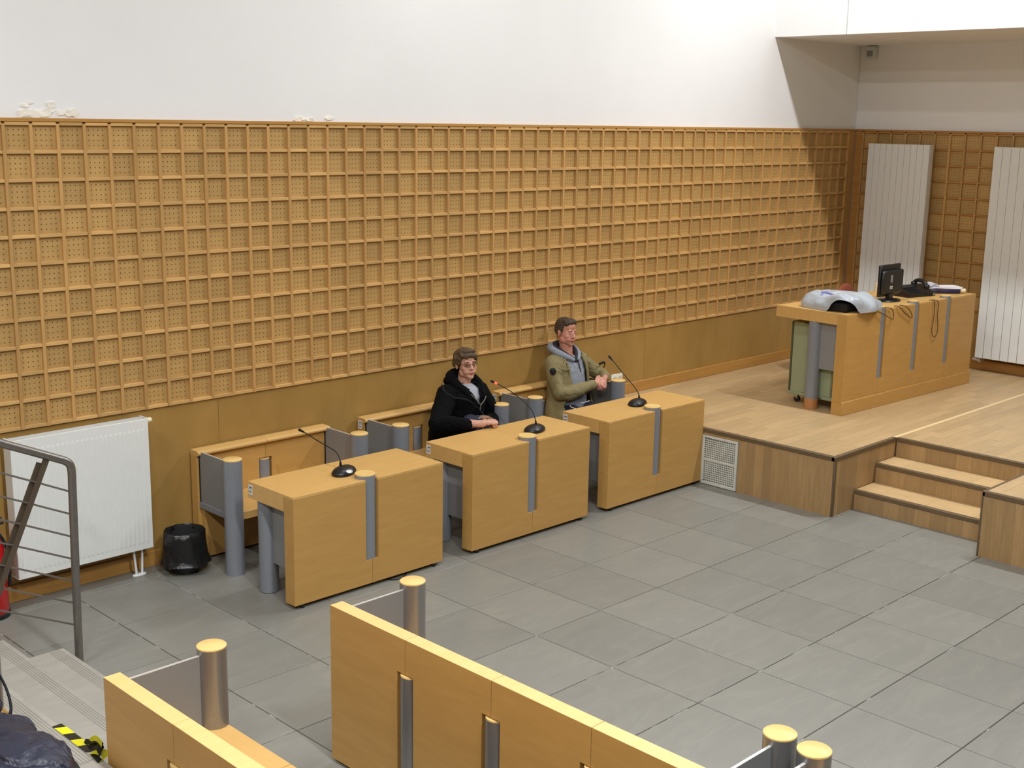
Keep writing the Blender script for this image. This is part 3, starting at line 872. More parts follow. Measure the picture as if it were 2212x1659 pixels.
# ------------------------------------------------------------------ radiators
def radiator_back():
    x0, x1, yf, yb, z0, z1 = -.15, .805, -.150, -.045, .2, 1.128
    o = (.33, -.1, z0)
    root = empty('radiator', o)
    tag(root, 'white panel radiator with ribbed front on the wall beside the railing and bin', 'radiator', 'white radiators')
    b = MB()
    b.box(x0+.004, x1-.004, yf+.012, yf+.03, z0, z1-.006)
    b.build('rear_panel', MT['rad'], root, off=o, smooth=False)
    # front panel: vertical ribs pressed into the sheet
    f = MB(); n = 27; w0 = (x1-x0-.05)/n
    f.box(x0, x1, yf+.0022, yf+.016, z0, z1-.002, bev=.0015)
    rs = []
    for k in range(n):
        cx = x0+.025+w0*(k+.5)
        f.poly([(cx-.0125, yf+.0026), (cx-.009, yf), (cx+.009, yf), (cx+.0125, yf+.0026)], z0+.055, z1-.08, 'z')
        for (za, zb, s) in ((z0+.034, z0+.055, 1), (z1-.08, z1-.062, -1)):
            a, bq = (za, zb) if s > 0 else (zb, za)
            q = f.bm
            v = [q.verts.new(p) for p in ((cx-.0125, yf+.0026, bq), (cx-.009, yf, bq), (cx+.009, yf, bq), (cx+.0125, yf+.0026, bq), (cx-.008, yf+.0026, a), (cx+.008, yf+.0026, a))]
            for fc in ((0, 1, 4), (1, 2, 5, 4), (2, 3, 5)):
                q.faces.new([v[i] for i in fc])
    f.build('front_panel', MT['rad'], root, off=o, smooth=False)
    MB().box(x0-.002, x0+.01, yb, yf+.008, z0+.004, z1, bev=.002).build('side_cover', MT['rad'], root, off=o)
    MB().box(x1-.01, x1+.002, yb, yf+.008, z0+.004, z1, bev=.002).build('side_cover', MT['rad'], root, off=o)
    g = MB()
    g.box(x0+.01, x1-.01, yf+.017, yb, z1-.03, z1-.010)
    for k in range(5):
        yy = yf+.020+k*.0175
        g.box(x0+.014, x1-.014, yy, yy+.011, z1-.010, z1-.003, bev=.001)
    g.build('top_grille', MT['rad_in'], root, off=o)
    MB().box(x0+.02, x1-.02, yf+.014, yb-.01, z0+.02, z1-.05).build('inner_fins', MT['rad_in'], root, off=o, smooth=False)
    v = MB().tube([(x1-.02, -.09, z1-.028), (x1+.022, -.09, z1-.028)], [.017, .017], 16)
    v.tube([(x1+.022, -.09, z1-.028), (x1+.05, -.09, z1-.028), (x1+.058, -.09, z1-.028)], [.02, .018, .012], 16)
    v.build('valve', MT['cream'], root, off=o)
    for px in (.684, .744):
        MB().tube(bezier([(px, -.095, z0+.03), (px, -.095, .15), (px*.75+.714*.25, -.1, .04), (px*.75+.714*.25, -.1, 0.004)], 4), .0085, 12).build('pipe', MT['rad'], root, off=o)
    MB().lathe([(.052, .003), (.052, .010), (.046, .014), (0, .015)], n=24, at=(.714, -.1, 0), sx=1, sy=.42).build('floor_collar', MT['rad'], root, off=o)
    for bx in (x0+.1, x1-.1):
        MB().box(bx-.02, bx+.02, yb-.003, .018, z0+.2, z0+.26).build('wall_bracket', MT['rad_in'], root, off=o)
    return root
radiator_back()
def radiator_right(y0, y1, label):
    o = (10.08, (y0+y1)/2, .67)
    root = empty('radiator', o); tag(root, label, 'radiator', 'white radiators')
    z0, z1 = .668, 2.974
    n = 10; w0 = (y0-y1)/n
    for k in range(n):
        ya = y0-w0*k
        MB().box(10.0, 10.022, ya-w0+.0012, ya-.0012, z0, z1, bev=.003).build('flat_tube', MT['rad'], root, off=o)
    MB().box(10.03, 10.10, y1+.004, y0-.004, z0+.01, z1-.004, bev=.002).build('rear_panel', MT['rad'], root, off=o)
    MB().box(10.02, 10.10, y1, y1+.006, z0, z1, bev=.002).build('side_cover', MT['rad'], root, off=o)
    MB().box(10.02, 10.10, y0-.006, y0, z0, z1, bev=.002).build('side_cover', MT['rad'], root, off=o)
    for z in (z0+.25, z1-.25):
        MB().box(10.09, 10.172, (y0+y1)/2-.2, (y0+y1)/2+.2, z-.02, z+.02).build('wall_bracket', MT['rad_in'], root, off=o)
    v = MB().tube([(10.06, y0-.03, z0+.01), (10.06, y0-.03, z0-.05), (10.165, y0-.03, z0-.05)], .012, 12)
    v.tube([(10.06, y0-.03, z0-.03), (10.06, y0+.04, z0-.03)], [.018, .014], 12)
    v.build('valve', MT['rad_in'], root, off=o)
radiator_right(-.272, -1.032, 'tall narrow white radiator behind the monitor on the stage wall')
radiator_right(-1.772, -2.72, 'tall wide white radiator at the right edge of the picture')

# ------------------------------------------------------------------ wall socket
o = (5.96, .012, .69)
root = empty('wall_socket', o); tag(root, 'white double wall socket just behind the end post near the stage', 'socket')
MB().box(5.876, 6.044, .006, .018, .648, .732, bev=.004).build('cover_plate', MT['outlet'], root, off=o)
for cx in (5.918, 6.002):
    MB().tube([(cx, .0065, .69), (cx, .004, .69)], [.029, .027], 20).build('socket_ring', MT['outlet'], root, off=o)
    s = MB().tube([(cx, .0045, .69), (cx, .0033, .69)], [.0215, .0215], 20).build('socket_well', MT['rad_in'], root, off=o)
    m = MB()
    for dx in (-.0095, .0095): m.tube([(cx+dx, .0034, .69), (cx+dx, .0028, .69)], [.003, .003], 8)
    m.build('pin_hole', MT['black'], s, off=o)

# ------------------------------------------------------------------ waste bin
o = (1.0, -.235, 0.0)
root = empty('waste_bin', o); tag(root, 'round dark waste bin lined with a black bag, beside the first bench', 'bin')
MB().lathe([(.088, 0), (.09, .004), (.128, .30), (.124, .30), (.086, .008), (0, .008)], n=32).build('bin_body', MT['bin'], root)
wob = lambda a, z: 1+.02*math.sin(5*a+z*30)+.022*math.sin(9*a+1.3+z*20)+.012*math.sin(17*a+z*50)
l = MB().lathe([(.105, .05), (.112, .12), (.118, .20), (.124, .285), (.133, .309), (.141, .304), (.145, .25), (.150, .18), (.158, .12), (.172, .085), (.178, .075), (.170, .076), (.15, .10)], n=64, wob=wob)
for v in l.bm.verts:
    nn = noise.noise(v.co*18)
    v.co += Vector((v.co.x, v.co.y, 0)).normalized()*nn*.008 + Vector((0, 0, noise.noise(v.co*11)*.012 if v.co.z < .2 else 0))
l.build('bin_liner', MT['liner'], root, angle=80)

# ------------------------------------------------------------------ fire extinguisher, left edge
o = (-.325, -.14, 0.0)
root = empty('fire_extinguisher', o); tag(root, 'red fire extinguisher standing by the wall at the left edge', 'extinguisher')
MB().lathe([(.088, .02), (.095, .03), (.095, .47), (.085, .51), (.05, .545), (.028, .56), (0, .56)], n=32).build('cylinder', MT['red'], root)
MB().lathe([(.097, 0), (.1, .004), (.1, .03), (.095, .034)], n=32).build('base_ring', MT['black'], root)
v = MB().cyl(0, 0, .555, .60, .02); v.box(-.02, .10, -.012, .012, .60, .615, bev=.003); v.box(-.02, .09, -.012, .012, .635, .648, bev=.003)
v.build('valve_handle', MT['black'], root)
MB().tube(bezier([(-.01, -.02, .585), (.04, -.07, .56), (.088, -.075, .42), (.085, -.07, .2)], 8), .011, 10).build('hose', MT['black'], root)

# ------------------------------------------------------------------ stairs, raised tier, railing
STX = [(-.367, .15), (-.703, .30), (-1.05, .45)]
Y0, Y1 = -1.22, -3.055
o = (-.7, -2.1, 0)
stairs = empty('stone_steps', o); tag(stairs, 'two grey stone steps with grooved edges beside the steel railing', 'steps')
for k in range(2):
    x1, z = STX[k]; x0 = STX[k+1][0]
    MB().box(x0, x1-.02, Y1, Y0-.004, 0.0 , z-.02).build('riser_block', MT['tread'], stairs, off=o, smooth=False)
    yy = [Y0, -1.86, -2.46, Y1]
    for a, b in zip(yy[:-1], yy[1:]):
        MB().box(x0+.001, x1, b+.001, a-.001, z-.02, z, bev=.0015).build('tread_slab', MT['tread'], stairs, off=o)
    g = MB()
    for q in range(5): g.box(x1-.028-q*.014-.004, x1-.028-q*.014, Y1+.01, Y0-.01, z-.001, z+.0012)
    g.build('grooved_nosing', MT['groove'], stairs, off=o, smooth=False)
o = (-1.4, -3, 0)
tier = empty('raised_tier', o); tag(tier, 'raised grey stone tier behind the second bench, at the lower left corner', 'platform')
MB().box(-6, -1.07, -13.98, Y0-.004, 0, .43).build('tier_core', MT['tread'], tier, off=o, smooth=False)
for i in range(0, 4):
    for j in range(0, 8):
        a = -1.05-i*.5; y = Y0-j*.606
        MB().box(a-.5+.001, a, y-.606+.001, y-.001, .43, .45, bev=.0015).build('slab', MT['tread'], tier, off=o)
MB().box(-6, -3.05, -13.98, Y0, .43, .45).build('tier_sheet', MT['tread'], tier, off=o, smooth=False)
g = MB()
for q in range(5): g.box(-1.05-.028-q*.014-.005, -1.05-.028-q*.014, -3.055, Y0-.01, .449, .4512)
g.build('grooved_nosing', MT['groove'], tier, off=o, smooth=False)
# bench on the tier
bench('bench', 4, .57, False, 'bench on the raised tier at the lower left, coats lying on its seat', (-2.06, -4.26, .45), PI/2, 'long audience benches in the foreground')

# railing
o = (-.25, -1.19, 0)
rail = empty('stair_railing', o); tag(rail, 'brushed steel railing with thin curved rods beside the stone steps', 'railing')
ry = -1.19
sl = .465
path = [(-.262, ry, 0.0), (-.256, ry, .4), (-.248, ry, .8), (-.242, ry, 1.13)]
cx = bezier([(-.242, ry, 1.10), (-.2405, ry, 1.17), (-.248, ry, 1.215), (-.275, ry, 1.243), (-.33, ry, 1.27), (-.40, ry, 1.303)], 6)
MB().tube(path[:3]+cx+[(-.6, ry, 1.395), (-.9, ry, 1.535), (-1.3, ry, 1.72)], .0235, 20).build('handrail', MT['steel'], rail, off=o, angle=80)
for k in range(7):
    zp = 1.062-.1355*k
    pts = []
    for q in range(9):
        t = q/8; x = -.262-t*.95
        pts.append((x, ry, zp+sl*(t*.95)+.010*math.sin(t*PI)*(1 if k > 3 else .6)))
    MB().tube(pts, .0055, 8).build('rod', MT['steel'], rail, off=o)
def tilt_bar(x0, z0, x1, z1, w, t, nm, mt, dy=0.0):
    a = Vector((x0, ry+dy, z0)); b = Vector((x1, ry+dy, z1)); d = (b-a).normalized()
    q = Vector((d.z, 0, -d.x))
    m = MB(); vs = []
    for p in (a, b):
        for (s, u) in ((-1, -1), (1, -1), (1, 1), (-1, 1)):
            vs.append(m.bm.verts.new(p+q*s*w/2+Vector((0, u*t/2, 0))))
    for f in ((0, 1, 2, 3), (7, 6, 5, 4), (0, 4, 5, 1), (1, 5, 6, 2), (2, 6, 7, 3), (3, 7, 4, 0)): m.bm.faces.new([vs[i] for i in f])
    return m.build(nm, mt, rail, off=o)
tilt_bar(-.372, 1.30, -.405, 1.225, .034, .012, 'flat_post', MT['brown_steel'])
tilt_bar(-.402, 1.245, -.80, .36, .03, .014, 'flat_post', MT['brown_steel'], dy=-.012)
tilt_bar(-.415, 1.255, -.81, .37, .03, .014, 'flat_post', MT['brown_steel'], dy=.02)

# hazard tape on the tier edge
o = (-1.055, -2.85, .4522)
tape = empty('hazard_tape', o); tag(tape, 'strip of yellow and black hazard tape crumpled behind the long bench', 'tape')
ys = [-2.648, -2.70, -2.780, -2.853, -2.924, -2.996, -3.05]
for k in range(5):
    a, b = ys[k], ys[k+1]
    m = MB(); sh = -.022
    if k == 0: P = [(-1.08, a), (-1.036, a), (-1.034, b+.012), (-1.079, b+.034)]
    else: P = [(-1.0785, ys[k]+.03 if k > 0 else a), (-1.032, ys[k]+.008), (-1.0315, b+.008), (-1.0775, b+.03)]
    m.poly(P, .4526, .4534, 'z').build('tape_stripe', MT['tapeblk'] if k % 2 == 0 else MT['yellow'], tape, off=o, smooth=False)
def ribbon(pts, wv, mt, nm='tape_stripe'):
    m = MB(); prev = None
    for p in pts:
        a = m.bm.verts.new(Vector(p)+Vector(wv)); b = m.bm.verts.new(Vector(p)-Vector(wv))
        if prev: m.bm.faces.new((prev[0], a, b, prev[1]))
        prev = (a, b)
    r = bmesh.ops.solidify(m.bm, geom=list(m.bm.faces), thickness=.0008)
    m.build(nm, mt, tape, off=o)
ribbon(bezier([(-1.055, -2.99, .456), (-1.045, -3.03, .470), (-1.03, -3.06, .462), (-1.055, -3.085, .456)], 5), (.020, .004, .004), MT['yellow'])
ribbon(bezier([(-1.05, -2.935, .456), (-1.035, -2.98, .480), (-1.045, -3.03, .498), (-1.055, -3.075, .488)], 5), (.014, .004, .016), MT['tapeblk'])
ribbon(bezier([(-1.035, -2.90, .457), (-1.032, -2.95, .495), (-1.04, -3.01, .518), (-1.05, -3.07, .520)], 5), (.004, .004, .010), MT['yellow'])
ribbon(bezier([(-1.04, -2.88, .456), (-1.035, -2.94, .478), (-1.035, -3.0, .505), (-1.048, -3.07, .512)], 5), (.008, .004, .008), MT['tapeblk'])
ribbon(bezier([(-1.06, -3.0, .4555), (-1.065, -3.04, .456), (-1.07, -3.085, .456)], 5), (.012, .003, .002), MT['tapeblk'])

# ------------------------------------------------------------------ lecturer's desk on the stage
RZ = -0.0396
TD = Vector((6.907, -1.93, STG))
root = empty('lecture_desk', TD, RZ)
tag(root, 'long beech desk with three grey columns in its front, on the stage', 'desk')
L, DP, TOPZ, UZ = 2.43, .785, .955, .848
xs = [0, .63, 1.25, 1.885, L]
for k in range(4):
    a, b = xs[k]+.001, xs[k+1]-.001
    hl = .045 if k > 0 else 0; hr = .045 if k < 3 else 0
    pts = [(a, .125)]
    if hr: pts += [(b, .125), (b, .283), (b-hr, .283), (b-hr, TOPZ-.016)]
    else: pts += [(b, .125), (b, TOPZ-.016)]
    if hl: pts += [(a+hl, TOPZ-.016), (a+hl, .283), (a, .283)]
    else: pts += [(a, TOPZ-.016)]
    MB().poly(pts, 0, .105, 'y').build('front_panel', MT['desk_front'], root, smooth=False)
    MB().box(a, b, .105, DP, UZ, TOPZ-.0165).build('tabletop', MT['desk_top'], root, smooth=False)
    MB().box(a+hl, b-hr, 0, .105, TOPZ-.0155, TOPZ).build('top_edge', MT['desk_top'], root, smooth=False)
    MB().box(a, b, .104, DP, TOPZ-.016, TOPZ).build('top_sheet', MT['desk_top'], root, smooth=False)
    if k:
        c = MB().cyl(xs[k], .052, .283, .972, .053, n=32).build('column', MT['grey'], root)
        MB().cyl(xs[k], .052, .972, .98, .0525, n=32).build('column_cap', MT['cap'], c)
MB().box(-.002, L+.002, -.016, .0, .0, .128, bev=.003).build('plinth', MT['desk_front'], root)
MB().box(0, L, 0, .105, 0, .124).build('plinth_core', MT['desk_side_y'], root, smooth=False)
for s, x in ((0, .062), (1, L-.062)):
    l = MB().cyl(x, .37, .10, UZ, .064, n=32).build('leg', MT['grey'], root)
    q = MB().cyl(x, .37, 0, .10, .065, n=32).build('leg_base', MT['leg_wood'], l); tag(q, 'round wooden base of the leg')
    MB().box(x-.006, x+.006, .105, .33, .395, UZ, bev=.002).build('side_panel', MT['grey_sheet'], root)
MB().box(L-.08, L-.01, .62, .78, 0, UZ).build('rear_leg', MT['desk_side_y'], root)
# pale green cabinet under it
cb = empty('drawer_cabinet', TD+Vector((.14, .13, 0)), RZ)
tag(cb, 'pale green metal cabinet on castors under the end of the stage desk', 'cabinet')
MB().box(0, .46, 0, .53, .10, .80, bev=.004).build('body', MT['cabinet'], cb)
MB().box(-.012, .47, -.01, .56, .085, .115, bev=.004).build('base_plate', MT['cabinet'], cb)
MB().box(-.004, .44, .53, .548, .115, .80).build('door_gap', MT['cabinet_d'], cb)
MB().box(-.008, .0, .07, .40, .118, .79, bev=.002).build('side_plate', MT['cabinet'], cb)
MB().box(-.003, .001, .055, .06, .12, .79).build('seam', MT['cabinet_d'], cb)
MB().box(-.016, -.012, .16, .30, .094, .104).build('handle_slot', MT['cabinet_d'], cb)
for (x, y) in ((.06, .05), (.06, .48), (.40, .05), (.40, .48)):
    c = MB().tube([(x-.012, y, .03), (x+.012, y, .03)], .03, 18).build('castor', MT['black'], cb)
    MB().box(x-.016, x+.016, y-.012, y+.012, .04, .088).build('castor_fork', MT['chrome'], c)

TZ = STG+TOPZ
# grey plastic cover over a black case
o = (7.26, -1.68, TZ)
root = empty('covered_machine', o); tag(root, 'crumpled pale grey plastic cover over a black machine on the stage desk', 'cover')
OUT = [(7.06, -1.37), (6.99, -1.52), (6.955, -1.68), (6.93, -1.86), (7.03, -1.95), (7.25, -1.985), (7.50, -1.955), (7.66, -1.85), (7.70, -1.70), (7.60, -1.52), (7.32, -1.38)]
def outl(t):
    n = len(OUT); f = t*n; i = int(f) % n; u = f-int(f)
    P = [Vector((OUT[(i+k-1) % n][0], OUT[(i+k-1) % n][1], 0)) for k in range(4)]
    return 0.5*((2*P[1])+(P[2]-P[0])*u+(2*P[0]-5*P[1]+4*P[2]-P[3])*u*u+(3*P[1]-P[0]-3*P[2]+P[3])*u**3)
m = MB(); N, R = 72, 16
ctr = Vector((7.26, -1.68, 0)); rings = []
def zt(p):
    k = min(1, max(0, (p.x-6.93)/.75))
    return .205-.115*k**.8+.02*math.sin(p.x*17+p.y*9)
for i in range(R+1):
    ring = []
    for j in range(N):
        e = outl(j/N); d = e-ctr
        deg = math.degrees(math.atan2(d.y, d.x)) % 360
        s0 = .34*math.sin(max(0, min(1, (deg-184)/50))*PI)**.6
        sv = s0+(1-s0)*i/R
        p = ctr+d*math.cos(sv*PI/2)**.45
        h = zt(p)*math.sin(sv*PI/2)**.85
        p = Vector((p.x, p.y, TZ+.002+h))
        nn = noise.noise(p*7)*.030+noise.noise(Vector((p.x*30, p.y*10, p.z*12)))*.012
        p += Vector((d.x, d.y, 0)).normalized()*nn*math.cos(sv*PI/2) + Vector((0, 0, nn*1.1*math.sin(sv*PI/2)))
        p.z = max(p.z, TZ+.0015)
        ring.append(m.bm.verts.new(p))
    rings.append(ring)
for i in range(R):
    for j in range(N):
        m.bm.faces.new((rings[i][j], rings[i][(j+1) % N], rings[i+1][(j+1) % N], rings[i+1][j]))
m.bm.faces.new(rings[R])
bv_cover = BVHTree.FromBMesh(m.bm)
m.build('plastic_cover', MT['clothbag'], root, off=o, angle=70)
k = MB().box(7.0, 7.5, -1.86, -1.46, TZ+.002, TZ+.085, bev=.012).build('black_case', MT['black_soft'], root, off=o)
tag(k, 'black machine under the cover')
pr_ = MB()
def on_cover(x, y):
    h = bv_cover.ray_cast(Vector((x, y, TZ+1)), Vector((0, 0, -1)))
    return (h[0].z if h[0] else TZ+.2)+.0015
for (x0, y0, x1, y1) in ((7.03, -1.57, 7.13, -1.57), (7.08, -1.54, 7.08, -1.67)):
    q = [(x0+(x1-x0)*k/8, y0+(y1-y0)*k/8) for k in range(9)]
    pr_.tube([(x, y, on_cover(x, y)) for x, y in q], [(.004, .016)]*9 if x0 == x1 else [(.012, .004)]*9, 8)
pr_.build('purple_mark', MT['purple'], root, off=o)

# monitor
o = (8.09, -1.70, TZ)
root = empty('monitor', o, -0.02); tag(root, 'black monitor seen from behind on the stage desk', 'monitor')
MB().lathe([(.14, 0), (.145, .006), (.135, .016), (.05, .024), (0, .026)], n=32, sx=1.0, sy=.72).build('base', MT['black'], root)
MB().box(-.045, .045, -.02, .02, .02, .16, bev=.006).build('stand', MT['black'], root)
MB().box(-.195, .19, .0, .03, .05, .365, bev=.006).build('screen_frame', MT['black'], root)
b = MB().box(-.19, .20, -.035, .0, .075, .31, bev=.012)
b.build('back_shell', MT['black'], root)
tag(MB().box(-.055, -.015, -.0362, -.035, .19, .265).build('vent_label', MT['grey_sheet'], root), 'grey strip on the back')
s = MB().box(-.06, -.01, -.0362, -.035, .125, .155).build('rating_label', MT['label'], root); tag(s, 'small white barcode label')
bb = MB()
for q in range(5): bb.box(-.057+q*.009, -.053+q*.009, -.0366, -.0362, .128, .150)
bb.build('barcode', MT['black'], s)
MB().box(-.188, .183, .0301, .0306, .065, .35).build('screen', MT['black_soft'], root)
# telephone / console
o = (8.66, -1.66, TZ)
root = empty('desk_telephone', o, -.25); tag(root, 'black desk telephone console with handset next to the monitor', 'telephone')
MB().poly([(-.12, 0), (.11, 0), (.11, .10), (.06, .105), (-.12, .035)], -.20, .20, 'x').build('console', MT['black'], root)
h = MB().tube(bezier([(.10, -.08, .09), (.10, -.06, .135), (.12, .02, .150), (.13, .09, .135), (.13, .11, .10)], 5), .02, 12)
h.ell((.10, -.085, .10), (.034, .034, .026), sub=2); h.ell((.13, .11, .11), (.034, .034, .026), sub=2)
h.build('handset', MT['black'], root)
for k in range(3):
    MB().box(.165+k*.012, .172+k*.012, -.121, -.1195, .004, .034).build('key_strip', MT['cabinet'], root)
kb = MB()
for i in range(5):
    for j in range(3):
        kb.box(-.15+i*.035, -.125+i*.035, -.09+j*.04, -.065+j*.04, .046+j*.016, .056+j*.016)
kb.build('keypad', MT['black_soft'], root)
# navy folder with papers
o = (9.12, -1.72, TZ)
root = empty('paper_folder', o, -.72); tag(root, 'navy folder stuffed with white papers at the far end of the stage desk', 'folder')
m = MB().box(-.19, .19, -.11, .11, .002, .046, bev=.012)
bmesh.ops.subdivide_edges(m.bm, edges=list(m.bm.edges), cuts=2, use_grid_fill=True)
for v in m.bm.verts: v.co += Vector((0, noise.noise(v.co*20)*.006, noise.noise(v.co*16+Vector((3, 1, 2)))*.006 if v.co.z > .02 else 0))
m.build('cover', MT['navy'], root)
for k in range(4):
    m = MB().box(-.13+k*.012, .20+k*.004, -.10, .10+.004*k, .049+k*.0045, .0525+k*.0045, rot=Matrix.Rotation(.05*(k-1.5), 3, 'Z'))
    m.build('paper_sheet', MT['paper'], root, smooth=False)
m = MB(); n = 10
for i in range(n+1):
    t = i/n
    for y in (-.09, .08): m.bm.verts.new((-.14+t*.12, y, .068+.035*math.sin(t*PI)**1.2))
m.bm.verts.ensure_lookup_table()
for i in range(n): m.bm.faces.new([m.bm.verts[q] for q in (2*i, 2*i+2, 2*i+3, 2*i+1)])
bmesh.ops.solidify(m.bm, geom=list(m.bm.faces), thickness=.001)
m.build('curled_sheet', MT['paper'], root)
MB().tube([(.15, -.07, .03), (.245, -.085, .032)], .022, 14).build('paper_roll', MT['cream'], root)
# cream box
o = (8.645, -1.275, TZ)
root = empty('plastic_cup', o); tag(root, 'small cream plastic cup behind the monitor on the stage desk', 'cup')
MB().lathe([(.032, 0), (.034, .002), (.041, .088), (.038, .088), (.031, .006), (0, .006)], n=24).build('cup', MT['cream'], root)
# cords hanging over the front edge
def hang(label, pts, nm='cord', mt='cord'):
    q = MB().tube(bezier(pts, 6), .0042, 8)
    p = pts[len(pts)//2]
    tag(q.build(nm, MT[mt], off=p, loc=p), label, 'cord', 'cords hanging down the front of the stage desk')
fy = lambda x: -1.93-.0396*(x-6.907)-.022
hang('long brown cord loop hanging lowest from the stage desk edge', [(8.44, fy(8.44)+.06, TZ+.006), (8.44, fy(8.44)+.01, TZ+.006), (8.445, fy(8.44), TZ-.03), (8.455, fy(8.45), 1.36), (8.445, fy(8.44), 1.24), (8.435, fy(8.43), 1.17), (8.47, fy(8.47), 1.105), (8.52, fy(8.52), 1.105), (8.555, fy(8.55), 1.17), (8.525, fy(8.52), 1.30), (8.525, fy(8.52), 1.40), (8.51, fy(8.51), 1.455), (8.48, fy(8.48)+.01, TZ+.006), (8.47, fy(8.47)+.05, TZ+.006)])
hang('short brown cord loop under the covered machine, left of the first desk column', [(7.34, fy(7.34)+.03, TZ+.006), (7.36, fy(7.36), TZ), (7.46, fy(7.46)-.01, 1.43), (7.59, fy(7.59)-.02, 1.375), (7.655, fy(7.65)-.01, 1.36), (7.665, fy(7.66)-.005, 1.41), (7.64, fy(7.64), 1.455), (7.60, fy(7.60)+.01, TZ+.006), (7.59, fy(7.59)+.05, TZ+.006)])
hang('narrow brown cord loop beside the second desk column', [(7.76, fy(7.76)+.05, TZ+.006), (7.77, fy(7.77), TZ+.004), (7.86, fy(7.86), 1.41), (7.99, fy(7.99), 1.345), (8.03, fy(8.03), 1.345), (7.98, fy(7.98), 1.41), (7.88, fy(7.88), TZ), (7.86, fy(7.86)+.05, TZ+.006)])

# chair behind the stage desk
o = (8.62, -.66, STG)
root = empty('upholstered_chair', o, PI+.1); tag(root, 'red-brown upholstered chair behind the stage desk', 'chair')
q = MB()
for i in range(1): q.ell((0, .23, .80), (.235, .045, .20), sub=4)
q.build('backrest', MT['red_fabric'], root)
q = MB(); q.ell((0, -.02, .46), (.24, .23, .05), sub=3); q.build('seat', MT['red_fabric'], root)
for sx in (-.2, .2):
    for sy in (-.18, .18):
        MB().tube([(sx*.9, sy*.9, .44), (sx*1.05, sy*1.1, 0)], .012, 10).build('leg', MT['black'], root)
for sx in (-.15, .15):
    MB().tube([(sx, .18, .44), (sx, .25, .60), (sx, .25, .74)], .011, 10).build('back_support', MT['black'], root)

# ------------------------------------------------------------------ coat and bag on the tier bench
SEAT = .45+.4555
def blob(name, parts, mt, parent, off, vox=.012, sm=4, disp=0.0, freq=14.0, fold=None, zmin=None):
    m = MB()
    for (c, r, rot) in parts:
        m.ell(c, r, Matrix.Rotation(rot, 3, 'Z') if rot else None, sub=3)
    return solidize(name, m, mt, parent, off, vox, sm, disp, freq, fold, zmin=zmin)
def solidize(name, m, mt, parent=None, off=(0, 0, 0), vox=.008, sm=3, disp=0.0, freq=14.0, fold=None, cut=None, thick=0.0, loc=(0, 0, 0), zmin=None):
    """join overlapping closed pieces into one continuous skin (voxel remesh), then fold and trim it"""
    bmesh.ops.recalc_face_normals(m.bm, faces=m.bm.faces)
    me = D.meshes.new('tmp'); m.bm.to_mesh(me); m.bm.free()
    ob = D.objects.new('tmp', me); C.objects.link(ob)
    r = ob.modifiers.new('r', 'REMESH'); r.mode = 'VOXEL'; r.voxel_size = vox
    s = ob.modifiers.new('s', 'SMOOTH'); s.factor = .5; s.iterations = sm
    dg = bpy.context.evaluated_depsgraph_get(); dg.update()
    me2 = D.meshes.new_from_object(ob.evaluated_get(dg))
    D.objects.remove(ob, do_unlink=True); D.meshes.remove(me)
    bm = bmesh.new(); bm.from_mesh(me2)
    bm.normal_update()
    if disp or fold:
        nv = [v.normal.copy() for v in bm.verts]
        for v, n in zip(bm.verts, nv):
            d = 0.0
            if disp:
                p = v.co*freq
                d += disp*(noise.noise(p)+.5*noise.noise(p*2.3))
            if fold: d += fold(v.co)
            v.co += n*d
    if cut:
        dead = [f for f in bm.faces if cut(f.calc_center_median())]
        bmesh.ops.delete(bm, geom=dead, context='FACES')
        for it in range(6):
            bmesh.ops.smooth_vert(bm, verts=[v for v in bm.verts if v.is_boundary], factor=.5, use_axis_x=True, use_axis_y=True, use_axis_z=True)
        if thick:
            bm.normal_update()
            bmesh.ops.solidify(bm, geom=list(bm.faces), thickness=thick)
    for v in bm.verts:
        if zmin is not None and v.co.z < zmin: v.co.z = zmin
        v.co -= Vector(off)
    bm.to_mesh(me2); bm.free()
    me2.name = name; me2.materials.clear(); me2.materials.append(mt)
    me2.polygons.foreach_set('use_smooth', [True]*len(me2.polygons))
    o = D.objects.new(name, me2)
    if parent is not None: o.parent = parent
    o.location = loc
    C.objects.link(o)
    return o
crease = lambda p: -.012*max(0, 1-abs(math.sin(p.x*16+p.y*9+3*noise.noise(p*5)))*3.2)
o = (-1.75, -3.7, SEAT)
coat = empty('folded_coat', o); tag(coat, 'navy padded coat heaped on the tier bench at the lower left corner', 'coat')
blob('coat_body', [((-1.78, -3.66, SEAT+.07), (.22, .20, .10), .3), ((-1.68, -3.56, SEAT+.06), (.14, .14, .075), 0), ((-1.72, -3.85, SEAT+.08), (.17, .22, .10), 0), ((-1.63, -3.72, SEAT+.05), (.085, .13, .055), .1), ((-1.90, -3.55, SEAT+.07), (.12, .14, .09), 0)], MT['puffer'], coat, o, vox=.008, sm=6, disp=.008, freq=15, fold=crease, zmin=SEAT)
q = MB().tube(bezier([(-1.69, -3.79, SEAT+.10), (-1.66, -3.84, SEAT+.10), (-1.66, -3.90, SEAT+.09)], 5), [.016]*11, 8)
q.build('white_tag', MT['paper'], coat, off=o)
o = (-1.62, -3.88, SEAT)
cap_ = empty('black_bag', o); tag(cap_, 'black bag on the tier bench beside the coat, at the bottom edge', 'bag')
blob('bag_body', [((-1.635, -3.885, SEAT+.035), (.105, .10, .045), 0), ((-1.66, -3.95, SEAT+.05), (.10, .10, .05), 0)], MT['black_soft'], cap_, o, vox=.008, disp=.004, zmin=SEAT)
o = (-1.72, -3.27, SEAT)
bp = empty('backpack', o); tag(bp, 'dark navy backpack with black strap loop standing on the tier bench', 'backpack')
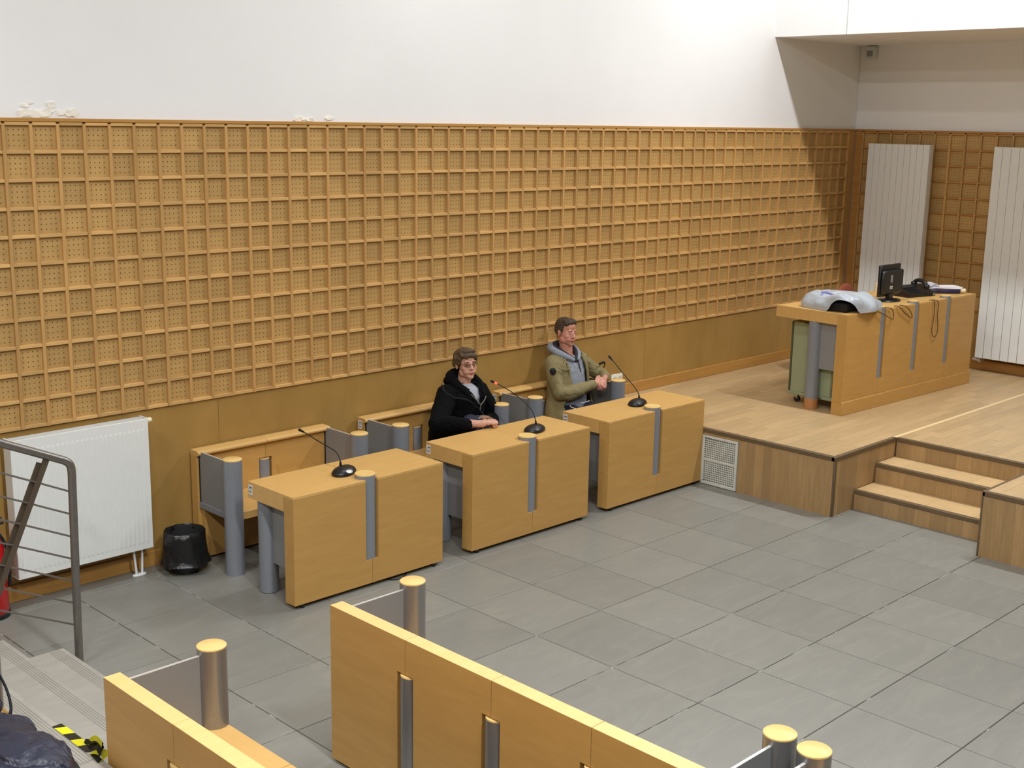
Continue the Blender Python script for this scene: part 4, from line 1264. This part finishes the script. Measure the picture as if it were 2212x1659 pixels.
blob('pack_body', [((-1.74, -3.30, SEAT+.12), (.15, .15, .15), 0), ((-1.70, -3.22, SEAT+.09), (.10, .10, .09), 0), ((-1.60, -3.29, SEAT+.055), (.055, .06, .05), 0)], MT['bagdark'], bp, o, vox=.01, sm=6, disp=.006, freq=20, zmin=SEAT)
q = MB(); pts = bezier([(-1.66, -3.20, SEAT+.20), (-1.60, -3.12, SEAT+.215), (-1.53, -3.13, SEAT+.18), (-1.505, -3.22, SEAT+.10), (-1.52, -3.31, SEAT+.03), (-1.575, -3.375, SEAT+.008)], 8)
q.tube(pts, [(.012, .005)]*len(pts), 10)
q.build('strap', MT['strap'], bp, off=o)
q = MB().tube(bezier([(-1.69, -3.20, SEAT+.16), (-1.645, -3.17, SEAT+.30), (-1.655, -3.175, SEAT+.42)], 6), [.02]*13, 10)
q.build('top_handle', MT['black_soft'], bp, off=o)

# ------------------------------------------------------------------ people
def XF(origin, yaw=0, pitch=0, roll=0, s=1.0):
    R = Matrix.Rotation(yaw, 3, 'Z') @ Matrix.Rotation(roll, 3, 'Y') @ Matrix.Rotation(pitch, 3, 'X')
    o = Vector(origin)
    return (lambda p: o + R @ (Vector(p)*s)), R, s

def head_parts(m, T, jaw=1.0, smile=0.0):
    f, R, s = T
    def e(c, r, rx=0, rz=0, sub=3):
        Q = R @ Matrix.Rotation(rz, 3, 'Z') @ Matrix.Rotation(rx, 3, 'X')
        m.ell(f(c), tuple(v*s for v in r), Q, sub)
    e((0, .018, .032), (.077, .097, .090))
    e((0, -.012, .055), (.068, .078, .068))
    e((0, -.030, -.020), (.064, .064, .080))
    e((0, -.030, -.072), (.055*jaw, .056, .042))
    e((0, -.040, -.088), (.040*jaw, .048, .026))
    e((0, -.073, -.102), (.026, .018, .018))
    for q in (-1, 1):
        e((q*.034, -.056, -.030), (.030, .029, .030))
        e((q*.027, -.0775, .0225), (.028, .012, .009), rz=q*-.18)
        e((q*.027, -.060, -.056), (.029+.003*smile, .028, .028))
        e((q*.0775, .012, -.012), (.009, .018, .030), rx=.2)
        e((q*.081, .018, .002), (.008, .011, .015), rx=.2)
        e((q*.0110, -.097, -.037), (.0085, .0095, .0075), sub=2)
        e((q*.043, -.010, -.068), (.024*jaw, .036, .036))
    pts = [f((0, -.086, .016)), f((0, -.095, -.004)), f((0, -.105, -.024)), f((0, -.109, -.033))]
    m.tube(pts, [.0085*s, .0085*s, .0098*s, .0108*s], 12)
    e((0, -.1085, -.033), (.0122, .0122, .0112), sub=2)
    e((0, -.092, -.064), (.025, .011, .012))

def face_details(person, off, T, skin, smile=0.0, lids=0.0, brow_w=.0032):
    f, R, s = T
    def part(nm, mt, build, label=None):
        m = MB(); build(m); o = m.build(nm, mt, person, off=off)
        if label: tag(o, label)
        return o
    for q in (-1, 1):
        ey = part('eye', MT['eye'], lambda m: m.ell(f((q*.030, -.0775, -.001)), (.0115*s, .0105*s, .0075*s), R, 3))
        m = MB(); m.ell(f((q*.030, -.0845, -.0015)), (.0060*s, .0045*s, .0058*s), R, 2); m.build('iris', MT['iris'], ey, off=off)
        m = MB()
        m.tube([f((q*.017, -.0845, .0035-lids*.2)), f((q*.031, -.0905, .0065-lids)), f((q*.044, -.0815, .002-lids*.3))], [.0022*s, .0034*s, .0022*s], 8)
        m.build('eyelid', skin, person, off=off)
        m = MB()
        m.tube([f((q*.018, -.0855, .0015-lids*.5)), f((q*.031, -.0912, .0032-lids)), f((q*.043, -.0830, .0005-lids*.6))], [.0010*s, .0021*s, .0012*s], 6)
        m.build('eyelashes', MT['lash'], person, off=off)
        m = MB()
        m.tube([f((q*.015, -.0915, .0195)), f((q*.026, -.0930, .0225)), f((q*.037, -.0870, .0222)), f((q*.047, -.077, .018))], [brow_w*s*.8, brow_w*s*1.1, brow_w*s, brow_w*s*.5], 8)
        m.build('eyebrow', MT['brow'], person, off=off)
    m = MB()
    c = .006*smile
    m.tube([f((-.024-.004*smile, -.0905+.004*smile, -.0665+c)), f((-.012, -.1005, -.0645)), f((0, -.1030, -.0652)), f((.012, -.1005, -.0645)), f((.024+.004*smile, -.0905+.004*smile, -.0665+c))], [.0012*s, .0032*s, .0036*s, .0032*s, .0012*s], 8)
    m.tube([f((-.021-.003*smile, -.0905+.003*smile, -.0685+c)), f((-.010, -.0995, -.0725)), f((0, -.1015, -.0738)), f((.010, -.0995, -.0725)), f((.021+.003*smile, -.0905+.003*smile, -.0685+c))], [.0012*s, .0036*s, .0042*s, .0036*s, .0012*s], 8)
    tag(m.build('lips', MT['lips'], person, off=off), 'reddish lips')

def hand(m, wrist, fdir, nrm, right=True, curl=(.5, .8, .6), spread=.0, s=1.06, thumb=(.75, .65, -.35)):
    F = Vector(fdir).normalized(); Nn = Vector(nrm); Nn = (Nn-F*Nn.dot(F)).normalized()
    Sd = Nn.cross(F)*(1 if right else -1)
    W = Vector(wrist)
    pw = [(.024*s, .018*s), (.031*s, .019*s), (.040*s, .017*s), (.039*s, .013*s)]
    # palm as a chain of flattened balls and a tube
    Q = Matrix((F, Sd, Nn)).transposed()
    for t, (a, b) in zip((0.0, .03, .062, .088), pw):
        m.ell(W+F*t*s, (.026*s, a, b), Q, 3)
    for i, (o, ln) in enumerate(((.029, .070), (.010, .078), (-.010, .073), (-.028, .058))):
        p = W+F*(.088 if i in (1, 2) else .080)*s+Sd*o*s
        ang = 0.0; pts = [W+F*.05*s+Sd*o*.8*s, p]; rs = [.009*s, .0098*s]
        for k, seg in enumerate((.45, .30, .25)):
            ang += curl[k]*(1+.12*i)
            d = (F*math.cos(ang)-Nn*math.sin(ang)+Sd*spread*(1.5-i)).normalized()
            p = p+d*ln*seg*s; pts.append(p); rs.append((.0092-.0009*k)*s)
        m.limb(pts, rs, 12)
    b = W+F*.028*s+Sd*.026*s
    d = (F*thumb[0]+Sd*thumb[1]+Nn*thumb[2]).normalized()
    d2 = (F*(thumb[0]+.25)+Sd*(thumb[1]-.35)+Nn*thumb[2]).normalized()
    m.limb([b-d*.012*s, b+d*.036*s, b+d*.036*s+d2*.030*s], [.014*s, .0115*s, .0095*s], 12)

def hair_mesh(name, T, locks, mt, person, off, vox=.005, disp=.0035):
    f, R, s = T
    m = MB()
    for (c, r, rx, ry, rz) in locks:
        Q = R @ Matrix.Rotation(rz, 3, 'Z') @ Matrix.Rotation(ry, 3, 'Y') @ Matrix.Rotation(rx, 3, 'X')
        m.ell(f(c), tuple(v*s for v in r), Q, 3)
    iv = R.inverted()
    c0 = f((0, 0, 0))
    def strand(p):
        q = iv @ (p-c0)
        return .0016*noise.noise(Vector((q.x*190, q.y*28, q.z*60)))+.0012*noise.noise(Vector((q.x*60, q.y*14, q.z*26)))
    return solidize(name, m, mt, person, off, vox, 3, disp, 20, strand)

# ---- man in black hooded jacket -------------------------------------------------
o1 = Vector((3.50, -.30, .458))
T1 = XF((3.508, -.436, 1.212), -.30, -.10, -.03, 1.02)
f1 = T1[0]
b = MB()
head_parts(b, T1, 1.0)
b.limb([(3.50, -.405, 1.02), (3.508, -.415, 1.075), f1((0, .012, -.06))], [(.058, .06), .057, .056])
b.tube([(3.50, -.27, .50), (3.50, -.28, .60), (3.50, -.31, .72), (3.50, -.36, .86), (3.50, -.39, .96), (3.50, -.40, 1.035)], [(.11, .155), (.115, .165), (.11, .155), (.12, .17), (.115, .175), (.07, .10)], 24)
b.limb([(3.36, -.40, .965), (3.085, -.58, .803), (3.315, -.845, .814)], [.050, .042, .030])
b.limb([(3.66, -.38, .965), (3.79, -.43, .74), (3.63, -.61, .70)], [.050, .042, .029])
b.limb([(3.41, -.29, .54), (3.37, -.80, .545), (3.37, -.84, .10)], [.085, .058, .042])
b.limb([(3.59, -.29, .54), (3.62, -.80, .545), (3.62, -.84, .10)], [.085, .058, .042])
for x in (3.37, 3.62): b.limb([(x, -.83, .06), (x, -.95, .045)], [.042, .035])
b.limb([(3.17, -.69, .808), (3.29, -.82, .813), (3.325, -.846, .815)], [.042, (.034, .030), (.032, .027)])
hand(b, (3.322, -.848, .820), (.96, -.20, -.02), (.05, -.25, 1), True, (.75, 1.25, .9), 0.0, 1.14, (.8, .45, -.4))
hand(b, (3.62, -.62, .70), (-.8, -.5, -.1), (.0, -.3, 1), False, (.4, .6, .5))
p1 = solidize('person', b, MT['skin1'], None, o1, .0042, 5, loc=o1)
tag(p1, 'man in black hooded jacket and glasses, forearm on the middle desk', 'person')
face_details(p1, o1, T1, MT['skin1'], 0.0, .0015)
lk = [((0, .030, .056), (.086, .096, .074), 0, 0, 0), ((0, .055, .02), (.084, .070, .075), 0, 0, 0), ((0, -.02, .092), (.078, .075, .030), -.25, 0, 0),
      ((-.066, .0, .028), (.020, .045, .052), .15, .1, .1), ((.066, .0, .030), (.020, .043, .050), .15, -.1, -.1),
      ((-.050, -.052, .070), (.036, .030, .022), .5, .5, .5), ((-.020, -.074, .066), (.034, .020, .022), .75, .35, .1), ((.012, -.080, .068), (.03, .017, .022), .8, .2, -.1), ((.045, -.062, .062), (.026, .023, .032), .5, -.5, -.4), ((.062, -.036, .05), (.018, .028, .034), .3, -.4, -.2),
      ((-.03, -.082, .054), (.020, .009, .015), .6, .4, .2), ((.052, -.066, .048), (.013, .013, .022), .3, -.5, -.4),
      ((-.068, -.030, .052), (.018, .03, .026), .3, .4, .3), ((-.080, .045, .012), (.018, .036, .036), .2, .1, 0), ((-.078, .02, .055), (.022, .03, .026), 0, .3, 0)]
random.seed(11)
for k in range(26):
    a = random.uniform(-.3, PI+.3); zz = random.uniform(.03, .125)
    rr = math.sqrt(max(.05, 1-((zz-.03)/.105)**2))
    lk.append(((math.cos(a)*.066*rr, .03+math.sin(a)*.076*rr, zz-.012), (.020, .044, .012), random.uniform(-.3, .3), random.uniform(-.3, .3), random.uniform(-.6, .6)))
tag(hair_mesh('hair', T1, lk, MT['hair1'], p1, o1), 'tousled brown hair with a side fringe')
# spectacles
def spectacles(person, off, T):
    f, R, s = T
    fr = MB()
    for q in (-1, 1):
        c = (q*.0335, -.0995, -.002)
        pts = [f((c[0]+math.cos(a)*.0235, c[1]+abs(math.cos(a)-q)*0+.012*(max(0, q*math.cos(a))), c[2]+max(-.0135, min(.0125, math.sin(a)*.018)))) for a in [2*PI*k/20 for k in range(21)]]
        fr.tube(pts[0:11], .0019*s, 6); fr.tube(pts[10:21], .0009*s, 6)
        fr.tube([f((q*.056, -.088, .006)), f((q*.0735, -.055, .006)), f((q*.080, .005, .004)), f((q*.082, .02, -.006))], .0017*s, 6)
    fr.tube([f((-.011, -.0995, .004)), f((0, -.1035, .006)), f((.011, -.0995, .004))], .0016*s, 6)
    o = fr.build('glasses', MT['glass_frame'], person, off=off); tag(o, 'dark half-rim glasses')
    for q in (-1, 1):
        m = MB(); vs = []
        for k in range(20):
            a = 2*PI*k/20
            vs.append(m.bm.verts.new(f((q*.0335+math.cos(a)*.0225, -.0992+.012*max(0, q*math.cos(a)), -.002+max(-.013, min(.012, math.sin(a)*.0175))))))
        m.bm.faces.new(vs); bmesh.ops.solidify(m.bm, geom=list(m.bm.faces), thickness=.0012)
        m.build('lens', MT['lens'], o, off=off)
spectacles(p1, o1, T1)
# jacket
b = MB()
b.tube([(3.50, -.27, .47), (3.50, -.285, .57), (3.50, -.325, .70), (3.50, -.385, .85), (3.50, -.41, .95), (3.50, -.40, 1.01), (3.50, -.395, 1.045)], [(.150, .215), (.165, .222), (.165, .218), (.165, .222), (.150, .222), (.115, .19), (.07, .115)], 28)
b.limb([(3.335, -.405, .965), (3.21, -.48, .88), (3.065, -.585, .80)], [.088, .078, .064])
b.limb([(3.065, -.585, .80), (3.13, -.68, .806), (3.205, -.765, .811)], [.066, .059, .048])
b.limb([(3.675, -.39, .955), (3.76, -.42, .84), (3.80, -.44, .725)], [.088, .075, .064])
b.limb([(3.80, -.44, .725), (3.72, -.53, .70), (3.65, -.60, .70)], [.064, .055, .046])
def neck_open(p):
    return p.y < -.46 and .885 < p.z < 1.06 and abs(p.x-(3.545-(p.z-.885)*.18)) < (p.z-.885)*.44
jk = solidize('hooded_jacket', b, MT['blackcloth'], p1, o1, .007, 4, .006, 11, lambda p: -.006*max(0, 1-abs(math.sin(p.z*34+p.x*22+4*noise.noise(p*6)))*3), neck_open, -.008)
tag(jk, 'black fleece jacket')
b = MB()
hp = bezier([(3.435, -.535, .97), (3.395, -.475, 1.035), (3.40, -.385, 1.085), (3.45, -.325, 1.105), (3.53, -.310, 1.11), (3.60, -.335, 1.095), (3.645, -.40, 1.055), (3.64, -.48, 1.00), (3.60, -.55, .945)], 5)
b.limb(hp, [(.022+.026*math.sin(PI*i/(len(hp)-1)), .030+.024*math.sin(PI*i/(len(hp)-1))) for i in range(len(hp))], 12)
b.ell((3.515, -.29, 1.055), (.12, .055, .06), sub=3)
solidize('hood', b, MT['blackcloth'], jk, o1, .007, 3, .005, 14)
b = MB()
b.tube([(3.50, -.385, .82), (3.50, -.41, .95), (3.50, -.41, 1.0), (3.502, -.405, 1.035), (3.505, -.41, 1.06)], [(.145, .20), (.130, .20), (.105, .17), (.075, .11), (.066, .072)], 28)
tag(solidize('tshirt', b, MT['tshirt'], p1, o1, .008, 3), 'pale t-shirt at the neck')
b = MB()
b.tube(bezier([(3.445, -.568, .985), (3.495, -.578, .935), (3.545, -.578, .885)], 5), .004, 6)
b.tube(bezier([(3.61, -.573, .95), (3.58, -.580, .915), (3.545, -.578, .885)], 5), .004, 6)
b.tube(bezier([(3.545, -.578, .885), (3.545, -.572, .84)], 4), .004, 6)
b.build('zip', MT['zip'], jk, off=o1)
b = MB()
b.limb([(3.41, -.28, .555), (3.375, -.78, .555), (3.37, -.84, .12)], [.098, .08, .058])
b.limb([(3.59, -.28, .555), (3.615, -.78, .555), (3.62, -.84, .12)], [.098, .08, .058])
solidize('trousers', b, MT['navycloth'], p1, o1, .012, 3, .004, 12)
for x in (3.37, 3.62):
    b = MB().ell((x, -.88, .052), (.05, .14, .05), sub=3)
    for v in b.bm.verts: v.co.z = max(v.co.z, .002)
    b.build('shoe', MT['shoe'], p1, off=o1)
# shoulder bag on his lap
ob = (3.44, -.60, .63)
bag = empty('shoulder_bag', ob); tag(bag, 'navy shoulder bag on the lap of the man in the black jacket', 'bag')
blob('bag_body', [((3.46, -.625, .725), (.155, .085, .095), -.15), ((3.39, -.63, .755), (.09, .07, .085), 0), ((3.57, -.60, .69), (.08, .07, .07), 0)], MT['navycloth'], bag, ob, vox=.008, sm=4, disp=.006, freq=16, fold=crease)
blob('leather_flap', [((3.50, -.655, .795), (.065, .035, .022), -.35), ((3.545, -.645, .775), (.06, .030, .02), -.5)], MT['brownfur'], bag, ob, vox=.006, sm=2, disp=.004, freq=40)
pts = bezier([(3.30, -.36, 1.068), (3.245, -.47, 1.035), (3.29, -.545, 1.0), (3.37, -.574, .955), (3.46, -.590, .90), (3.55, -.61, .835), (3.61, -.625, .775), (3.63, -.62, .72)], 6)
bvj = BVHTree.FromPolygons([v.co+o1 for v in jk.data.vertices], [p.vertices[:] for p in jk.data.polygons])
for i, p in enumerate(pts):
    h = bvj.find_nearest(p)
    if h[0] is not None and p.z > .80: pts[i] = h[0]+h[1]*.005
MB().tube(pts, [(.004, .019) if False else (.009, .013)]*len(pts), 10).build('strap', MT['strap'], bag, off=ob)
b = MB().tube(bezier([(3.405, -.708, .76), (3.44, -.716, .735), (3.425, -.72, .71), (3.40, -.715, .70)], 5), .004, 6)
b.tube(bezier([(3.42, -.708, .775), (3.46, -.714, .755), (3.49, -.708, .72)], 5), .0035, 6)
b.tube(bezier([(3.40, -.700, .815), (3.43, -.698, .815), (3.45, -.692, .79)], 5), .005, 6)
b.build('drawstring', MT['zip'], bag, off=ob)

# ---- man in olive coat ------------------------------------------------------------
o2 = Vector((4.97, -.26, .458))
T2 = XF((4.962, -.207, 1.292), -.04, .06, .02, 1.0)
f2 = T2[0]
b = MB()
head_parts(b, T2, 1.10, 1.0)
b.limb([(4.975, -.20, 1.06), (4.975, -.20, 1.12), f2((0, .012, -.05))], [(.062, .066), .060, .058])
b.tube([(4.96, -.26, .50), (4.96, -.25, .60), (4.965, -.235, .74), (4.97, -.215, .90), (4.975, -.20, 1.0), (4.975, -.195, 1.075)], [(.10, .16), (.11, .165), (.105, .155), (.11, .175), (.10, .18), (.065, .10)], 24)
b.limb([(4.79, -.20, 1.03), (4.735, -.37, .765), (5.05, -.455, .825)], [.058, .044, .030])
b.limb([(5.165, -.20, 1.025), (5.345, -.30, .86), (5.24, -.45, .865)], [.058, .044, .030])
b.limb([(4.86, -.29, .54), (4.86, -.76, .545), (4.86, -.84, .10)], [.085, .06, .042])
b.limb([(5.07, -.29, .54), (5.10, -.76, .545), (5.10, -.84, .10)], [.085, .06, .042])
for x in (4.86, 5.10): b.limb([(x, -.83, .06), (x, -.95, .045)], [.042, .035])
hand(b, (5.095, -.463, .832), (.93, .02, .10), (.0, -.8, .5), True, (.35, .75, .6), 0.0, 1.08, (.8, .5, -.1))
hand(b, (5.225, -.465, .865), (-.62, -.35, -.55), (.3, -.6, .6), False, (.5, .7, .6), 0.0, 1.05)
p2 = solidize('person', b, MT['skin2'], None, o2, .0042, 5, loc=o2)
tag(p2, 'smiling man in olive coat and grey hooded top, hands clasped, by the wall', 'person')
face_details(p2, o2, T2, MT['skin2'], 1.0, .0045, .003)
lk = [((0, .024, .052), (.0805, .098, .080), 0, 0, 0), ((0, .055, .015), (.079, .066, .066), 0, 0, 0), ((0, -.018, .098), (.068, .070, .032), -.1, 0, 0),
      ((0, -.066, .096), (.054, .024, .022), -.1, 0, 0), ((-.064, .006, .030), (.016, .034, .046), .1, .05, .1), ((.064, .006, .030), (.016, .034, .046), .1, -.05, -.1),
      ((-.071, -.006, .014), (.007, .010, .018), 0, 0, 0), ((.071, -.006, .014), (.007, .010, .018), 0, 0, 0), ((-.048, -.045, .080), (.022, .026, .02), 0, .3, .3), ((.05, -.045, .082), (.022, .026, .02), 0, -.3, -.3)]
tag(hair_mesh('hair', T2, lk, MT['hair2'], p2, o2, .005, .002), 'short dark brown hair')
# grey hooded top
b = MB()
b.tube([(4.96, -.26, .50), (4.96, -.27, .62), (4.965, -.265, .76), (4.97, -.235, .92), (4.975, -.21, 1.01), (4.975, -.205, 1.07)], [(.135, .185), (.14, .19), (.13, .178), (.128, .19), (.12, .18), (.095, .125)], 26)
top = solidize('hooded_top', b, MT['greymarl'], p2, o2, .008, 3, .005, 12, lambda p: -.005*max(0, 1-abs(math.sin(p.x*40+p.z*14+3*noise.noise(p*6)))*3))
b = MB()
hp = bezier([(4.935, -.325, 1.05), (4.875, -.28, 1.085), (4.845, -.20, 1.115), (4.865, -.11, 1.14), (4.95, -.075, 1.15), (5.04, -.09, 1.145), (5.09, -.16, 1.13), (5.07, -.26, 1.09), (5.0, -.325, 1.05)], 5)
b.limb(hp, [.022+.016*math.sin(PI*i/(len(hp)-1)) for i in range(len(hp))], 12)
solidize('hood', b, MT['greymarl'], top, o2, .006, 3, .003, 14)
b = MB()
hp = bezier([(4.948, -.318, 1.06), (4.898, -.27, 1.098), (4.875, -.20, 1.13), (4.895, -.125, 1.155), (4.955, -.10, 1.168), (5.03, -.11, 1.165), (5.07, -.165, 1.145), (5.052, -.25, 1.105), (4.988, -.32, 1.06)], 5)
b.limb(hp, [.015+.014*math.sin(PI*i/(len(hp)-1)) for i in range(len(hp))], 12)
b.ell((4.968, -.318, 1.043), (.042, .022, .03), sub=2)
tag(solidize('hood_lining', b, MT['navyhood'], top, o2, .006, 2), 'dark navy hood lining')
b = MB()
b.tube(bezier([(4.985, -.338, 1.045), (4.995, -.352, .99), (5.003, -.363, .935)], 5), .005, 8)
b.build('drawstring', MT['navyhood'], top, off=o2)
# olive coat, open in front
b = MB()
b.tube([(4.96, -.275, .49), (4.96, -.275, .58), (4.96, -.26, .72), (4.97, -.235, .88), (4.975, -.205, 1.0), (4.975, -.20, 1.06), (4.975, -.195, 1.10)], [(.185, .265), (.178, .255), (.160, .222), (.152, .222), (.145, .222), (.12, .195), (.085, .135)], 30)
def coat_open(p):
    if p.y > -.25 and p.z < 1.03: return False
    zc = p.z
    w = .115 if zc < 1.0 else .115+(zc-1.0)*.3
    c = 4.985+(.9-zc)*.06
    if zc < .78:
        k = min(1, (.78-zc)/.12); w += .075*k; c -= .03*k
    return abs(p.x-c) < w and (p.y < -.25 or zc > 1.045)
wr = lambda p: -.004*max(0, 1-abs(math.sin(p.z*30+p.x*16+5*noise.noise(p*6)))*2.4)
ct = solidize('olive_coat', b, MT['olive'], p2, o2, .008, 4, .005, 10, wr, coat_open, -.010)
tag(ct, 'open olive cotton coat')
b = MB()
b.limb([(4.80, -.205, 1.015), (4.762, -.27, .90), (4.735, -.36, .775), (4.80, -.405, .772), (4.90, -.43, .792), (5.055, -.46, .826)], [.086, .078, .070, .068, .062, .050])
solidize('sleeve', b, MT['olive'], ct, o2, .008, 16, .005, 10, wr)
b = MB()
b.limb([(5.155, -.205, 1.01), (5.25, -.245, .93), (5.34, -.30, .865), (5.31, -.38, .865), (5.265, -.435, .868)], [.084, .074, .066, .057, .048])
solidize('sleeve', b, MT['olive'], ct, o2, .008, 16, .005, 10, wr)
# collar edges, flap, snaps, arm badge, strap loop
for hp, rr in (([(4.865, -.36, .80), (4.855, -.365, .90), (4.85, -.345, 1.0), (4.848, -.30, 1.06)], .012), ([(5.105, -.37, .80), (5.098, -.365, .90), (5.09, -.345, 1.0), (5.09, -.295, 1.07)], .014)):
    b = MB(); hp = bezier(hp, 6); b.limb(hp, [rr]*len(hp), 8)
    solidize('front_edge', b, MT['olive'], ct, o2, .006, 2)
b = MB().ell((4.685, -.312, .975), (.010, .030, .032), Matrix.Rotation(.75, 3, 'Z'), sub=3)
tag(b.build('arm_badge', MT['black_soft'], ct, off=o2), 'round black badge on the sleeve')
b = MB()
for p in ((4.79, -.338, 1.045), (4.83, -.345, 1.03), (5.135, -.325, 1.06), (5.14, -.337, 1.0), (5.18, -.315, .985)):
    b.ell(p, (.006, .004, .006), sub=2)
b.build('snap', MT['black'], ct, off=o2)
b = MB().tube(bezier([(4.74, -.330, 1.0), (4.80, -.372, .985), (4.845, -.378, 1.0)], 5), [(.010, .005)]*11, 8)
b.build('pocket_flap', MT['olive'], ct, off=o2)
pts = bezier([(5.285, -.335, .965), (5.32, -.345, .98), (5.375, -.33, .965), (5.385, -.31, .925), (5.34, -.32, .90), (5.28, -.345, .895)], 6)
tag(MB().tube(pts, [(.005, .012)]*len(pts), 8).build('sleeve_strap', MT['black_soft'], ct, off=o2), 'loop of black strap on the sleeve')
b = MB()
b.limb([(4.86, -.28, .56), (4.86, -.74, .56), (4.86, -.84, .12)], [.105, .082, .058])
b.limb([(5.07, -.28, .56), (5.10, -.74, .56), (5.10, -.84, .12)], [.105, .082, .058])
tr = solidize('trousers', b, MT['navycloth'], p2, o2, .012, 3, .004, 12)
b = MB().tube(bezier([(4.80, -.60, .635), (4.80, -.45, .65), (4.83, -.40, .655)], 5), .004, 6)
b.tube(bezier([(4.94, -.43, .665), (5.0, -.44, .668), (5.06, -.43, .67)], 5), .004, 6)
b.build('white_piping', MT['label'], tr, off=o2)
for x in (4.86, 5.10):
    b = MB().ell((x, -.88, .052), (.05, .14, .05), sub=3)
    for v in b.bm.verts: v.co.z = max(v.co.z, .002)
    b.build('shoe', MT['shoe'], p2, off=o2)
